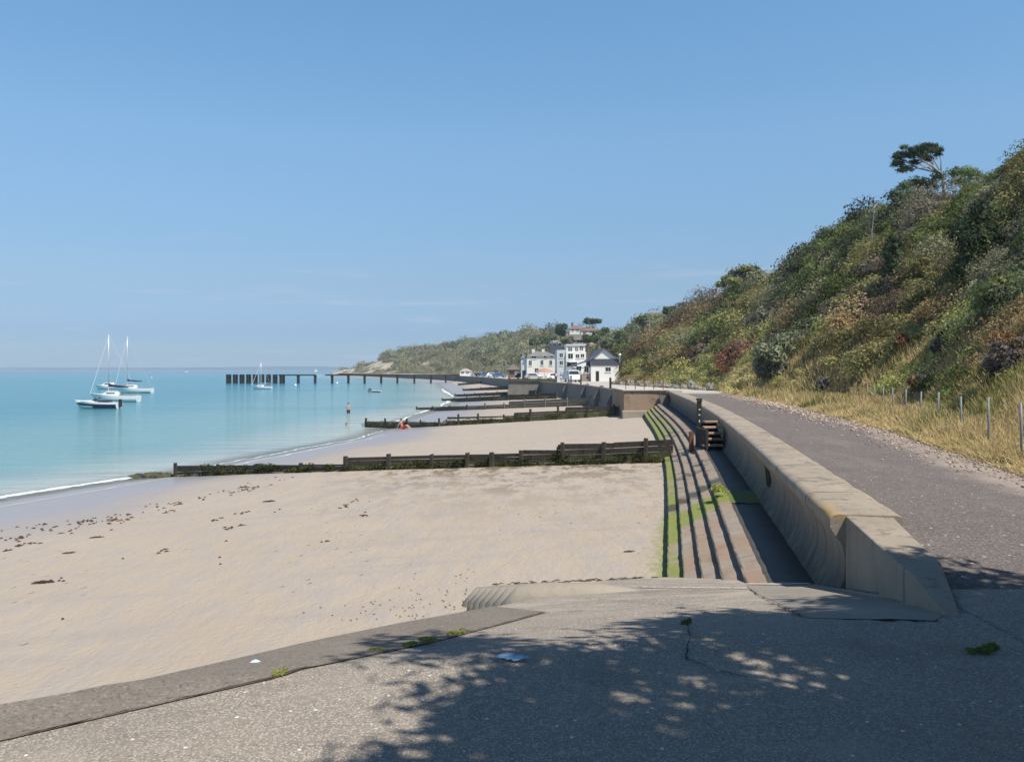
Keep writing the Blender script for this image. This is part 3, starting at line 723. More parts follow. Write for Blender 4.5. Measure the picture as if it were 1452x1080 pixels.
B_ = [
 (1388, 345, 92, 118, ['dark', 'dark', 'dark', 'mid'], 'tall very dark bush high on the slope near the right edge'),
 (1267, 372, 36, 70, ['dark', 'grey', 'dark', 'mid'], 'narrow dark bush halfway up the slope, left of the tall very dark bush'),
 (1100, 505, 78, 72, ['sage', 'grey', 'sage'], 'large rounded grey green bush at the foot of the slope beyond the fence'),
 (1085, 462, 50, 55, ['purple', 'grey', 'sage'], 'grey purple bush just above the large rounded grey green bush'),
 (1345, 478, 52, 42, ['dark', 'mid', 'purple'], 'low dark green bush on the slope above the middle fence posts'),
 (1425, 505, 92, 90, ['purple', 'purple', 'rust'], 'wide leafless looking purple brown bush behind the last fence posts'),
 (1425, 420, 80, 60, ['sage', 'mid', 'olive'], 'grey green bush at the right edge between the very dark and purple brown bushes'),
 (1282, 487, 26, 28, ['rust', 'red', 'rust'], 'small rusty red bush alone on the grassy slope above the fence'),
 (1305, 545, 42, 30, ['red', 'purple', 'rust'], 'low dark red bush right behind the fence posts'),
 (1165, 545, 24, 22, ['purple', 'grey', 'purple'], 'small greyish bush beside the short wooden post at the path'),
 (1418, 490, 40, 55, ['rust', 'rust', 'red'], 'orange brown bush on top of the purple brown bush'),
 (1365, 405, 50, 45, ['olive', 'yel', 'olive'], 'bright olive bush below the tall very dark bush'),
 (1050, 500, 40, 36, ['dark', 'grey', 'purple'], 'dark scrubby bush left of the large rounded grey green bush'),
]
for (px, py, w, h, cs, lb) in B_:
    bush(px, py, w, h, cs, lb, n=3600 if w > 60 else 2000, ymin=10, ymax=140)

# trees -------------------------------------------------------------
def tree(name, label, base, trunk, blobs, cols, leaf, n=2500, bark='bark', r0=.14, group=None, cat='tree', limbs=True, up=-.7, elong=1.5, dead=0, flatj=.65):
    t = thing(name, label, cat, base, 0, group); mb = MB(); tp = [Vector(p) for p in trunk]
    k = len(tp); mb.tube(tp, [r0*(1-.65*i/(k-1)) for i in range(k)], 8)
    trk = mb.build('trunk', M[bark], t, smooth=True)
    mb = MB(); top = tp[-1]
    for bl in blobs:
        c = Vector(bl[0]); s_ = tp[random.randrange(max(0, k-3), k)]; m_ = (s_+c)/2+Vector([random.uniform(-.12, .12)*(c-s_).length for _ in range(3)])
        mb.tube([s_, m_, c], [r0*.38, r0*.25, r0*.10], 5)
        for j in range(3+dead):
            e = c+Vector((random.uniform(-1, 1)*bl[1][0], random.uniform(-1, 1)*bl[1][1], random.uniform(-.6, 1)*bl[1][2]))*(1.15 if dead else .85)
            mb.tube([m_ if j % 2 else c, (m_+e)/2+Vector((0, 0, .1*bl[1][2])), e], [r0*.16, r0*.1, r0*.04], 4)
    mb.build('limbs', M[bark], t, smooth=True)
    if n:
        vol = np.array([b[1][0]*b[1][2] for b in blobs]); nn = np.maximum(30, (n*vol/vol.sum())).astype(int)
        cc = [np.array(G_[cols[i % len(cols)]])*random.uniform(.8, 1.25) for i in range(len(blobs))]
        cloud('crown', t, [b[0] for b in blobs], [b[1] for b in blobs], cc, nn, leaf, up=up, shell=(.25, 1.1), elong=elong, jit=flatj)
    return t
# windswept pine on the crest: layout in photo pixels at one distance, with depth added
def pxblob(base, Yd, px, py, w, h, dy=0):
    p = P(px, py, Yd+dy)-base; return ((p.x, p.y, p.z), (w*Yd/F/2, w*Yd/F/2*.8, h*Yd/F/2))
Yd = 71.; base = P(1337, 272, Yd)
trunk = [P(1338, 280, Yd)-base, P(1338, 262, Yd)-base, P(1334, 246, Yd)-base, P(1322, 236, Yd-.3)-base, P(1310, 228, Yd)-base]
bl = [pxblob(base, Yd, a[0]+random.uniform(-3, 3), a[1]+random.uniform(-2, 2), a[2]*1.12, a[3]*1.5, *a[4:]) for a in [(1272, 224, 14, 6), (1331, 211, 16, 6), (1284, 209, 12, 5), (1280, 218, 20, 7), (1275, 230, 18, 8), (1284, 238, 18, 7, .5), (1300, 215, 24, 9, -.5), (1312, 210, 26, 8, .4), (1322, 214, 24, 7), (1318, 224, 16, 6, .5), (1296, 228, 14, 5), (1276, 243, 11, 5), (1330, 218, 12, 4), (1290, 223, 16, 6, -.4), (1306, 221, 16, 6)]]
tree('windswept_pine', 'dark windswept pine leaning left with a pale trunk, alone on the skyline', base, trunk, bl, ['dark', 'dark', 'mid'], .06, 5200, 'pale_bark', .17, elong=2.6)
base = P(1300, 292, 68); Yd = 68
bl = [pxblob(base, Yd, a[0], a[1]-7, a[2]*1.1, a[3]*1.15, *a[4:]) for a in [(1270, 285, 28, 18), (1285, 272, 28, 16, 1), (1302, 266, 30, 16, 1), (1318, 270, 28, 20), (1295, 284, 36, 20, -1), (1275, 298, 26, 16, -1), (1330, 258, 20, 16, 1)]]
tree('evergreen_tree', 'low spreading blue green evergreen directly beneath the windswept pine', base, [Vector((0, 0, -.6)), Vector((0, 0, .6)), Vector((-.2, 0, 1.2))], bl, ['dark', 'mid', 'dark'], .075, 4200, 'bark', .16)
base = P(1366, 262, 66); Yd = 66
bl = [pxblob(base, Yd, *a) for a in [(1355, 246, 26, 18), (1372, 244, 28, 18, 1), (1385, 250, 26, 18), (1362, 258, 32, 14, -1)]]
tree('bushy_tree', 'rounded green bushy tree on the skyline right of the windswept pine', base, [Vector((0, 0, -.6)), Vector((0, 0, .4)), Vector((0, 0, .8))], bl, ['mid', 'green', 'mid'], .07, 2400, 'bark', .12)
base = P(1237, 358, 60); Yd = 60.
tree('dead_tree', 'slender pale dead tree standing in the scrub left of the windswept pine', base, [P(1237, 360, Yd)-base, P(1236, 330, Yd)-base, P(1239, 305, Yd)-base, P(1241, 290, Yd)-base], [pxblob(base, Yd, 1237, 305, 14, 28), pxblob(base, Yd, 1246, 292, 14, 16), pxblob(base, Yd, 1232, 322, 10, 20)], ['grey'], .05, 160, 'pale_bark', .055, dead=5)
base = P(1050, 412, 122); Yd = 122.
bl = [pxblob(base, Yd, *a) for a in [(1022, 404, 16, 10), (1032, 396, 20, 12), (1044, 388, 24, 12, 1), (1056, 382, 24, 10), (1068, 382, 20, 10, 1), (1076, 386, 14, 8), (1040, 398, 24, 10, -1), (1058, 392, 16, 7), (1070, 396, 10, 5)]]
tree('windblown_tree', 'windblown olive tree leaning left on the skyline above the slope', base, [Vector((1, 0, -1)), Vector((.6, 0, .6)), Vector((0, 0, 1.6)), Vector((-.6, 0, 2.2))], bl, ['olive', 'mid', 'grey'], .16, 2600, 'pale_bark', .16)
for i, (px, py, h, lb) in enumerate([(1000, 438, 34, 'bare grey tree on the slope, nearest of the bare group to the windblown tree'), (985, 448, 30, 'bare grey tree in the middle of the bare group'), (968, 455, 26, 'bare grey tree, leftmost and smallest of the bare group')]):
    Yd = 140.+i*10; base = P(px, py+8, Yd); hh = h*Yd/F
    tree('bare_tree', lb, base, [Vector((0, 0, -1)), Vector((0, 0, hh*.5)), Vector((.3, 0, hh*.8))], [((-hh*.3, 0, hh*.9), (hh*.4, .8, hh*.35)), ((hh*.3, 0, hh*.95), (hh*.4, .8, hh*.3)), ((0, 0, hh*.6), (hh*.5, 1, hh*.3))], ['grey', 'purple'], .13, 500, 'pale_bark', .12, dead=7, group='bare grey trees on the slope')
def rtree(px, py, w, h, Yd, cols, name, label, n=1500, bark='bark', flat=False):
    base = P(px, py+h/2, Yd); W = w*Yd/F; Hh = h*Yd/F; bl = []
    for i in range(9):
        a = random.uniform(0, 6.28); q = random.uniform(.2, .65); zz = random.uniform(.72, .9) if flat else random.uniform(.35, .8)
        bl.append(((math.cos(a)*W*.5*q, math.sin(a)*W*.4*q, Hh*zz), (W*.22, W*.2, Hh*(.1 if flat else .2))))
    return tree(name, label, base, [Vector((0, 0, -Hh*.4)), Vector((.02*W, 0, Hh*.35)), Vector((-.02*W, 0, Hh*.6))], bl, cols, Yd*.00125, n, bark, W*.03)
rtree(911, 459, 32, 26, 215, ['mid', 'grey', 'mid'], 'round_tree', 'round grey green tree on the skyline left of the dark evergreen row')
rtree(950, 442, 24, 17, 190, ['dark', 'mid'], 'evergreen_tree', 'dark evergreen on the skyline, the left one of the row')
rtree(968, 437, 26, 18, 180, ['dark', 'dark'], 'evergreen_tree', 'dark evergreen on the skyline, the right one of the row')
rtree(841, 463, 26, 26, 330, ['dark', 'mid'], 'umbrella_pine', 'flat topped umbrella pine on the skyline above the red roofed houses', flat=True, n=1600)
rtree(795, 470, 20, 24, 360, ['dark', 'dark'], 'evergreen_tree', 'dark pointed evergreen on the skyline left of the red roofed houses')
rtree(858, 470, 12, 12, 330, ['mid', 'dark'], 'round_tree', 'little round tree just right of the umbrella pine')
for i, (px, py, w, h, D_) in enumerate([(805, 484, 18, 16, 250), (832, 482, 22, 18, 252), (848, 474, 20, 12, 300), (880, 480, 30, 30, 240), (862, 490, 26, 24, 215), (893, 500, 30, 34, 190), (920, 500, 26, 30, 180), (780, 482, 22, 18, 330), (760, 486, 24, 16, 350), (770, 500, 20, 14, 300), (846, 484, 18, 18, 250), (900, 470, 22, 20, 230)]):
    rtree(px, py, w, h, D_, ['mid', 'grey', 'green'], 'broadleaf_tree', ['broadleaf tree in front of the left bay of the hillside villa', 'broadleaf tree in front of the right bay of the hillside villa', 'broadleaf tree below the long red roofed house', 'broadleaf tree behind the slate roofed building, upper one', 'broadleaf tree behind and touching the slate roof ridge', 'broadleaf tree right of the slate roofed building', 'broadleaf tree beside the tall pale pole', 'broadleaf tree under the dark pointed evergreen', 'broadleaf tree behind the cream house, on the slope', 'small broadleaf tree just above the cream house roof', 'broadleaf tree right of the hillside villa', 'broadleaf tree below the round skyline tree'][i], 1100)

# tree out of view behind, whose shade falls on the pavement
def shade_tree(x, y, H, W, label, n=5200, holes=.8):
    t = thing('tree', label, 'tree', (x, y, -.1)); mb = MB(); mb.tube([(0, 0, -.2), (.1, 0, H*.3), (0, .1, H*.6), (-.2, 0, H*.85)], [.25, .2, .14, .05], 8)
    bl = []
    for i in range(44):
        a = i*2.39996+random.uniform(-.2, .2); q = math.sqrt((i+.5)/44); zz = random.uniform(.5, .98)
        bx, by = math.cos(a)*W*q*.85, math.sin(a)*W*q*.85
        if y+by > .3 and (x+bx-W*.32)/(y+by+W*.32) < .66 and (H*zz-H*.1-1.9)/(y+by+W*.32) < .47: continue
        bl.append(((bx, by, H*zz), (W*.24, W*.24, H*.07)))
        mb.tube([(0, 0, H*.45), (bl[-1][0][0]*.5, bl[-1][0][1]*.5, H*zz*.85), bl[-1][0]], [.07, .05, .015], 5)
    mb.build('trunk', M['bark'], t)
    cloud('crown', t, [b[0] for b in bl], [b[1] for b in bl], [np.array(G_['green'])*random.uniform(.8, 1.2) for b in bl], n//36, .065, up=-1, shell=(.1, 1.1), elong=1.7)
shade_tree(5.0, 2.2, 7.2, 2.9, 'leafy tree beside the viewpoint, outside the frame, shading the pavement', 24000)
shade_tree(6.9, 2.6, 7.4, 2.9, 'leafy tree at the foot of the slope beside the viewpoint, outside the frame', 19000)
shade_tree(3.8, .1, 6.8, 2.3, 'leafy tree behind the viewpoint, outside the frame, shading the pavement', 24000)

# ------------------------------------------------------------------ verge grass and stones
K = 210000
us = rng.uniform(3.3, 10.8, K); vs_ = rng.uniform(-.015, .50, K)
p = hillpt(us, np.abs(vs_)); D = p[:, 1]
keep = (rng.random(K) < np.clip(22/np.maximum(D, 8), .25, 1)) & (fbm(p[:, 0], p[:, 1], .9, 3)+vs_*3 > .36) & (vs_ < np.interp(p[:, 1], [8, 12, 18, 24, 30, 36, 42, 48, 60], [.05, .06, .11, .17, .22, .27, .31, .26, .03])+.24)
p = p[keep]; D = D[keep]; vv_ = vs_[keep]; K = len(D)
hgt = rng.uniform(.14, .52, K)*np.clip(.35+np.abs(vv_)*12, .35, 1.15)*np.clip(fbm(p[:, 0], p[:, 1], .5)*1.7, .5, 1.2); w = .006+D*.00035
lean = rng.normal(0, .13, (K, 2)); a = rng.uniform(0, 3.14, K)
dx = np.cos(a)*w; dy = np.sin(a)*w
b0 = p+np.stack([-dx, -dy, np.full(K, -.04)], -1); b1 = p+np.stack([dx, dy, np.full(K, -.04)], -1)
m0 = p+np.stack([lean[:, 0]*.4-dx*.7, lean[:, 1]*.4-dy*.7, hgt*.6], -1); m1 = p+np.stack([lean[:, 0]*.4+dx*.7, lean[:, 1]*.4+dy*.7, hgt*.6], -1)
t0 = p+np.stack([lean[:, 0]-dx*.3, lean[:, 1]-dy*.3, hgt], -1); t1 = p+np.stack([lean[:, 0]+dx*.3, lean[:, 1]+dy*.3, hgt], -1)
q = np.stack([b0, b1, m1, m0, t1, t0], 1).reshape(-1, 3); i6 = np.arange(K)*6
f = np.concatenate([np.stack([i6, i6+1, i6+2, i6+3], -1), np.stack([i6+3, i6+2, i6+4, i6+5], -1)])
nn = fbm(p[:, 0], p[:, 1], .45, 3)[:, None]+rng.normal(0, .08, (K, 1))
cc = np.where(nn > .66, np.array([(.24, .25, .08)]), np.where(nn > .56, np.array([(.40, .34, .14)]), np.array([(.62, .49, .25)])))*rng.uniform(.7, 1.2, (K, 1))
o = mesh_np('verge_grass', q, f, M['foliage'], None, {'Col': np.repeat(cc, 6, axis=0)})
tag(o, 'tall dry straw coloured grass along the right side of the path', 'grass', kind='stuff')

def stones(name, pos, size, cols, label, cat):
    N = len(pos); base = np.array([(1, 0, 0), (0, 1, 0), (-1, 0, 0), (0, -1, 0), (0, 0, 1), (0, 0, -.6)], float)
    tri = np.array([(0, 1, 4), (1, 2, 4), (2, 3, 4), (3, 0, 4), (1, 0, 5), (2, 1, 5), (3, 2, 5), (0, 3, 5)])
    a = rng.uniform(0, 6.28, N); sc = np.stack([size*rng.uniform(.6, 1.5, N), size*rng.uniform(.6, 1.3, N), size*rng.uniform(.3, .8, N)], -1)
    v = base[None]*sc[:, None]+rng.normal(0, .22, (N, 6, 3))*size[:, None, None]
    ca, sa = np.cos(a)[:, None], np.sin(a)[:, None]
    v = np.stack([v[..., 0]*ca-v[..., 1]*sa, v[..., 0]*sa+v[..., 1]*ca, v[..., 2]], -1)+pos[:, None]
    f = (tri[None]+(np.arange(N)*6)[:, None, None]).reshape(-1, 3)
    o = mesh_np(name, v.reshape(-1, 3), f, M['stone_col'], None, {'Col': np.repeat(cols, 6, axis=0)})
    return tag(o, label, cat, kind='stuff')
N = 5200; yy = rng.uniform(11, 60, N)**1.0; side = rng.random(N)
off = np.abs(rng.normal(0, .55, N))*np.interp(yy, [11, 16, 28, 45, 60], [.5, 1., 1.7, 1.2, .8])
xx = np.interp(yy, *PR)+.5-off
pos = np.stack([xx, yy, promz(yy)+.0+rng.uniform(0, .02, N)], -1)
cols = np.array([(.46, .36, .29)])*rng.uniform(.45, 1.45, (N, 1))*(1+rng.normal(0, .06, (N, 3)))
stones('verge_stones', pos, rng.uniform(.012, .05, N)*np.clip(yy/25, .7, 1.5), np.clip(cols, .02, .75), 'loose pinkish stones and chalk rubble along the edge of the path', 'rubble')

# grass tufts in the pavement joint
def tuft(px, py, w, h, label, n=500, col='yel', group=None):
    c = ray(px, py); L = w*c.y/F
    C = [(c.x+random.uniform(-.5, .5)*L, c.y+random.uniform(-.5, .5)*L*.25, c.z+.01) for _ in range(10)]
    C = [(x, c.y+(x-c.x)*.6+random.uniform(-.03, .03), float(gz(x, c.y))+.012) for x, _, _ in C]
    q, f, cc = leaves(np.array(C), np.stack([rng.uniform(.05, .13, 10)*L, rng.uniform(.02, .05, 10), rng.uniform(.4, 1.2, 10)*h], -1), np.tile([G_[col]], (10, 1)), n//10, .006, up=0, elong=2.5, shell=(.2, 1))
    o = mesh_np('grass_tuft', q, f, M['foliage'], None, {'Col': cc}); return tag(o, label, 'grass tuft', group)
tuft(562, 919, 92, .022, 'longest strip of green weeds growing in the kerb joint', 2200)
tuft(642, 901, 36, .02, 'short strip of green weeds in the kerb joint, right of the longest one', 900)
tuft(395, 957, 16, .015, 'tiny yellowish tuft in the kerb joint, left of the longest weed strip', 300)
tuft(973, 884, 14, .025, 'small green weed in the pavement crack below the stepped revetment', 400, 'green')
tuft(1400, 922, 62, .025, 'green weeds at the shaded pavement edge near the right side', 1500, 'green')

# ------------------------------------------------------------------ seaweed
def weed(px, py, w, label, n=160, cat='seaweed'):
    c = ray(px, py, beachz); L = w*c.y/F; mb = MB()
    for i in range(n):
        a = random.uniform(-.5, .5); x = c.x+max(-.35, min(.35, random.gauss(0, .22)))*L; y = c.y+max(-.18, min(.18, random.gauss(0, .1)))*L
        z = float(beachz(x, y)); l = random.uniform(.1, .25)*L; h = random.uniform(.01, .07)*L+.01; th = random.uniform(.008, .02)*L
        d = Vector((math.cos(a), math.sin(a), 0)); b = Vector((x, y, z))
        mb.tube([b-d*l, b+Vector((0, 0, h)), b+d*l], [th*.6, th*1.2, th*.4], 4)
    o = mb.build('seaweed_clump', M['weed_brown']); return tag(o, label, cat)
weed(62, 826, 34, 'largest brown seaweed clump on the sand near the left edge', 60)
weed(893, 782, 16, 'small dark seaweed clump on the sand near the algae covered steps', 40)
weed(98, 784, 20, 'thin brown seaweed streak above the largest clump', 30)
weed(137, 762, 20, 'dark seaweed streak on the wet sand, halfway to the groyne end', 30)
weed(381, 711, 20, 'dark seaweed streak on the sand below the weedy end of the groyne', 30)
# scattered wrack: one mass
vs = []; fs = []; mb = MB()
cl_ = []
for i in range(46):
    t = random.random()
    if i < 34: cl_.append((t*450, 772-t*105+random.gauss(0, 6), random.uniform(4, 16)))
    else: cl_.append((random.uniform(60, 520), 0, random.uniform(3, 9)))
cl_ = [(a_, b_ if b_ else 705+random.expovariate(1/34)+(560-a_)*.06, c_) for a_, b_, c_ in cl_]
for i in range(290):
    a_, b_, c_ = random.choice(cl_); q_ = random.gauss(0, 1)*c_; px = a_+q_; py = b_-q_*.24+random.gauss(0, 1.3)
    if random.random() < .05: px = random.uniform(0, 560); py = 700+random.expovariate(1/34)+(560-px)*.06
    if not (0 < px < 600 and 676 < py < 960): continue
    c = ray(px, py, beachz); L = random.uniform(.015, .06)*(1 if random.random() < .85 else 2.)
    a = random.gauss(.5, .5); d = Vector((math.cos(a), math.sin(a)*1.0, 0))
    z = float(beachz(c.x, c.y)); b = Vector((c.x, c.y, z+.004))
    mb.tube([b-d*L, b+Vector((0, 0, .015)), b+d*L+Vector((0, .02, 0))], [.008, .02, .006], 4)
for i in range(300):                                   # dark bits along the algae line and rows of small bits on dry sand
    if i < 90: px = random.uniform(700, 935); py = np.interp(px, [700, 935], [829, 819])+random.gauss(0, 1.2)
    else: px = 300+random.random()*380; py = 960-(px-300)*.33+random.gauss(0, 26)
    if py < 700 or (px < 680 and py > 880): continue
    c = ray(px, py, beachz); L = random.uniform(.006, .018)+(.03 if i < 90 else 0); b = Vector((c.x, c.y, float(beachz(c.x, c.y))+.004)); d = Vector((1, random.uniform(-.4, .4), 0))
    mb.tube([b-d*L, b+Vector((0, 0, .012)), b+d*L], [.003, .008, .003], 4)
o = mb.build('seaweed_wrack', M['weed_brown']); tag(o, 'scattered brown seaweed scraps along the tide lines on the sand', 'seaweed', kind='stuff')

q, f, cc = leaves(np.array([(4.12+random.uniform(-.04, .04), 16.9+random.uniform(-.09, .09), -.66) for _ in range(9)]), np.tile([[.13, .18, .12]], (9, 1)), np.tile([G_['yel']], (9, 1)), 60, .022, up=-.2, shell=(.3, 1.1))
tag(mesh_np('weed_plant', q, f, M['foliage'], None, {'Col': cc}), 'bright green weed growing on the apron below the round drain hole', 'weed plant')
# litter
c = ray(726, 935); mb = MB()
n = 8
vs = [(-.085+.17*i/n+.03*(j-1), -.04+.04*j, .004+.012*math.sin(i*1.3+j)**2) for i in range(n+1) for j in range(3)]
mb.add(vs, [(i*3+j, (i+1)*3+j, (i+1)*3+j+1, i*3+j+1) for i in range(n) for j in range(2)])
o = mb.build('litter_paper', M['litter'], smooth=True); o.location = (c.x, c.y, c.z+.012); o.rotation_euler = (0.14, 0, -.5)
so = o.modifiers.new('s', 'SOLIDIFY'); so.thickness = .002
tag(o, 'crumpled pale blue sheet of paper lying on the pavement by the shadow', 'paper litter')
c = ray(360, 940); mb = MB(); mb.add([(-.02, -.02, 0), (.03, -.02, 0), (.045, 0, .004), (.01, .01, .012), (0, .035, .004), (-.015, .01, .003)], [(0, 1, 2, 3), (0, 3, 4, 5)])
o = mb.build('litter_scrap', M['litter']); o.location = (c.x, c.y, c.z+.012); o.modifiers.new('s', 'SOLIDIFY').thickness = .002
tag(o, 'tiny blue scrap lying on the kerb strip at the left', 'litter scrap')

# rounded rib ends of the old revetment beside the ramp corner
t = thing('rib_armour', 'sandy concrete ribs with rounded ends sloping onto the sand at the pavement corner', 'revetment ribs', (0, 11, -2))
for i in range(7):
    y = 9.75+.48*i; z = -.90-.128*i; xe = .12-.10*i; mb = MB()
    mb.tube([(2.1, y+.2, z-.22), (1.0, y+.1, z-.03), (xe+.3, y+.02, z), (xe, y, z-.02), (xe-.10, y-.02, z-.12), (xe-.17, y-.03, z-.4)], [.19, .19, .19, .19, .17, .13], 12)
    child(mb.build('rib', M['sandy_concrete'], smooth=True), t)
mb = MB(); mb.add([(-1.0, 13.9, -2.25), (3, 14.6, -2.15), (3, 9.2, -.95), (-.25, 8.9, -.98), (-1.3, 9.5, -2.4)], [(0, 1, 2, 3), (0, 3, 4)]); 
child(mb.build('toe_slab', M['sandy_concrete']), t)

# ------------------------------------------------------------------ groynes
def groyne(label, spec, posts, mat='timber', boards=4, weedfrom=None, group=None, th=.09, open_from=None, name='timber_groyne', posth=.12, cap=None, weedn=900):
    # spec: list of (x,y,zbase,ztop) from wall to sea
    A = np.array(spec, float); L = np.concatenate([[0], np.cumsum(np.hypot(np.diff(A[:, 0]), np.diff(A[:, 1])))])
    at = lambda s: [float(np.interp(s, L, A[:, k])) for k in range(4)]
    t = thing(name, label, 'groyne', (A[0, 0], A[0, 1], A[0, 2]), 0, group)
    mb = MB(); d = Vector((A[-1, 0]-A[0, 0], A[-1, 1]-A[0, 1], 0)).normalized(); nr = Vector((-d.y, d.x, 0))
    mbw = MB(); panels = [(MB(), mat), (MB(), 'weed_timber')]
    S_ = sorted(posts)
    seg = sorted(set([0.]+[s*L[-1] for s in S_]+[float(v) for v in L])); seg = [v for i, v in enumerate(seg) if i == 0 or v-seg[i-1] > .03]
    for s0, s1 in zip(seg[:-1], seg[1:]):
        n = 4; opn = open_from and open_from[0] <= s0/L[-1] < open_from[1]
        tgt = panels[1 if (weedfrom is not None and (s0+s1)/2/L[-1] > weedfrom) else 0][0]
        for b in range(boards):
            if opn and 0 < b < boards-1: continue
            j = random.uniform(-.012, .012); e0 = random.uniform(0, .02); ti = random.uniform(-.012, .012)
            x0, y0, zb0, zt0 = at(s0+.01); x1, y1, zb1, zt1 = at(s1-.01)
            zt1_ = float(np.interp(s1-.001, L, A[:, 3]))
            zt0 = at(min(s0+.07, s1))[3]; zt1 = at(max(s1-.07, s0+.02))[3]
            if b == boards-1: zt0 += random.uniform(-.015, .015)
            lo0 = zb0-.3 if b == 0 else zb0+(zt0-zb0)*b/boards; hi0 = zb0+(zt0-zb0)*(b+1)/boards-.012
            lo1 = zb1-.3 if b == 0 else zb1+(zt1-zb1)*b/boards; hi1 = zb1+(zt1-zb1)*(b+1)/boards-.012
            o2 = nr*(th/2); jj = nr*j
            p0 = Vector((x0, y0, 0)); p1 = Vector((x1, y1, 0))
            vs = [p0-o2+jj+Vector((0, 0, lo0)), p1-o2+jj+Vector((0, 0, lo1)), p1-o2+jj+Vector((0, 0, hi1+ti)), p0-o2+jj+Vector((0, 0, hi0)),
                  p0+o2+jj+Vector((0, 0, lo0)), p1+o2+jj+Vector((0, 0, lo1)), p1+o2+jj+Vector((0, 0, hi1+ti)), p0+o2+jj+Vector((0, 0, hi0))]
            ha = [b/boards, b/boards, (b+1)/boards, (b+1)/boards]*2
            tgt.add(vs, [(0, 1, 2, 3), (7, 6, 5, 4), (3, 2, 6, 7), (0, 3, 7, 4), (1, 5, 6, 2)], 0, ha)
    for pm, mt in panels:
        if pm.v: child(pm.build('planking', M[mt], None, attr='hgt'), t)
    for s in S_:
        x, y, zb, zt = at(s*L[-1]); w = random.uniform(.055, .075); mb = MB(); side = -nr*(th/2+w) if nr.y > 0 else nr*(th/2+w)
        hh = posth*random.uniform(.5, 1.8)
        lean = random.uniform(-.03, .03)
        vs = []
        for z, q in ((zb-.3, 0), (zt+hh, 1)):
            for (a, b) in ((-1, -1), (1, -1), (1, 1), (-1, 1)):
                vs.append(Vector((x, y, z+random.uniform(-.02, .02)))+d*(a*w+lean*q)+nr*(b*w)+side)
        mb.add(vs, [(0, 1, 5, 4), (1, 2, 6, 5), (2, 3, 7, 6), (3, 0, 4, 7), (4, 5, 6, 7)], 0, [0]*4+[1]*4)
        child(mb.build('post', M['weed_timber' if weedfrom is not None and s > weedfrom else mat], None, attr='hgt'), t)
    if weedfrom is not None:
        C = []; Rr = []; cc = []
        for i in range(120):
            s = (weedfrom+(1-weedfrom)*random.random() if i < 50 else random.random()**.7*weedfrom)*L[-1]; x, y, zb, zt = at(s)
            sd = -nr*.12 if nr.y > 0 else nr*.12
            C.append((x+sd.x, y+sd.y, zb+(zt-zb)*random.uniform(.0, 1. if i < 50 else .5))); Rr.append((.3, .1, .13)); cc.append(np.array((.05, .055, .02))*random.uniform(.5, 2.2) if i % 3 else np.array((.075, .09, .028)))
        w = cloud('weed', None, C, Rr, cc, weedn//120, .035, up=-1); child(w, t)
    return t
g1 = [(5.75,30.2,-1.6,-.73),(3.75,31.2,-1.75,-.95),(1.75,32.15,-1.95,-1.09),(1.70,32.17,-1.95,-1.30),(.42,32.8,-2.05,-1.38),(.38,32.82,-2.05,-1.50),(-1.72,33.8,-2.2,-1.64),(-7.1,36.4,-2.65,-2.03),(-7.15,36.4,-2.65,-2.32),(-16.3,40.8,-3.5,-2.88)]
def sfrac(spec, pxs):
    A = np.array(spec, float); L = np.concatenate([[0], np.cumsum(np.hypot(np.diff(A[:, 0]), np.diff(A[:, 1])))]); P_ = CX+F*A[:, 0]/A[:, 1]
    return [float(np.interp(-px, -P_, L))/L[-1] for px in pxs]
groyne('nearest timber groyne, dark weathered boards with green weed, reaching from the steps to the sea', g1, sfrac(g1, [918, 858, 800, 741, 700, 664, 617, 556, 492, 434, 374, 317, 252]), 'timber', 4, sfrac(g1, [490])[0], weedn=9000, posth=.07)
# rocky weed heap at its tip
mb = MB()
for i in range(14):
    s = i/13; mb.ball((-16.6-s*1.9, 41+s*.3+random.uniform(-.2, .2), SEA+.05-s*.05), (random.uniform(.2, .35), .25, random.uniform(.12, .26)*(1-.3*s)), 0, 8, None, .2)
o = mb.build('tip_rocks', M['weed_timber'], smooth=True); tag(o, 'low heap of dark weedy rocks at the seaward tip of the nearest groyne', 'rock heap')
g2 = [(8.3, 64.4, -1.75, -1.05), (6.4, 65, -1.85, -1.1), (4.2, 66, -1.95, -1.2), (4.15, 66, -1.95, -1.45), (.2, 68.5, -2.25, -1.75), (.15, 68.5, -2.3, -2.0), (-5.5, 72, -2.85, -2.3), (-5.6, 72, -2.9, -2.75), (-13.4, 77, -3.5, -2.98)]
groyne('second timber groyne with a stretch of open rail on posts, behind the sitting sunbather', g2, [.02, .1, .2, .3, .4, .5, .58, .66, .74, .8, .9, .99], 'timber', 3, .68, open_from=(.39, .64), weedn=4000, posth=.22)
def far_groyne(label, pa, pb, h0, h1, n, mat, boards=2, weed_=.6, step=None):
    (x0, y0), (x1, y1) = pa, pb
    sp = [(x0, y0, float(beachz(x0, y0))-.05, float(beachz(x0, y0))+h0)]
    if step: 
        xm = x0+(x1-x0)*step; ym = y0+(y1-y0)*step; zm = float(beachz(xm, ym)); sp += [(xm, ym, zm-.05, zm+h0*.95), (xm-.05, ym, zm-.05, zm+h0*.55)]
    ze = max(SEA-.1, float(beachz(x1, y1))); sp.append((x1, y1, ze-.05, ze+h1))
    return groyne(label, sp, [i/(n-1) for i in range(n)], mat, boards, weed_, posth=.14, weedn=1400, th=.16)
def gpt(px, py, z): Y = (EYE-z)*F/(py-HY); return ((px-CX)*Y/F, Y)
far_groyne('third groyne from the viewer, pale boarded above the sand with a dark sea end', gpt(838, 574, -2.05), gpt(592, 580, -3.45), .85, .35, 10, 'pale_timber', 3, .62, .42)
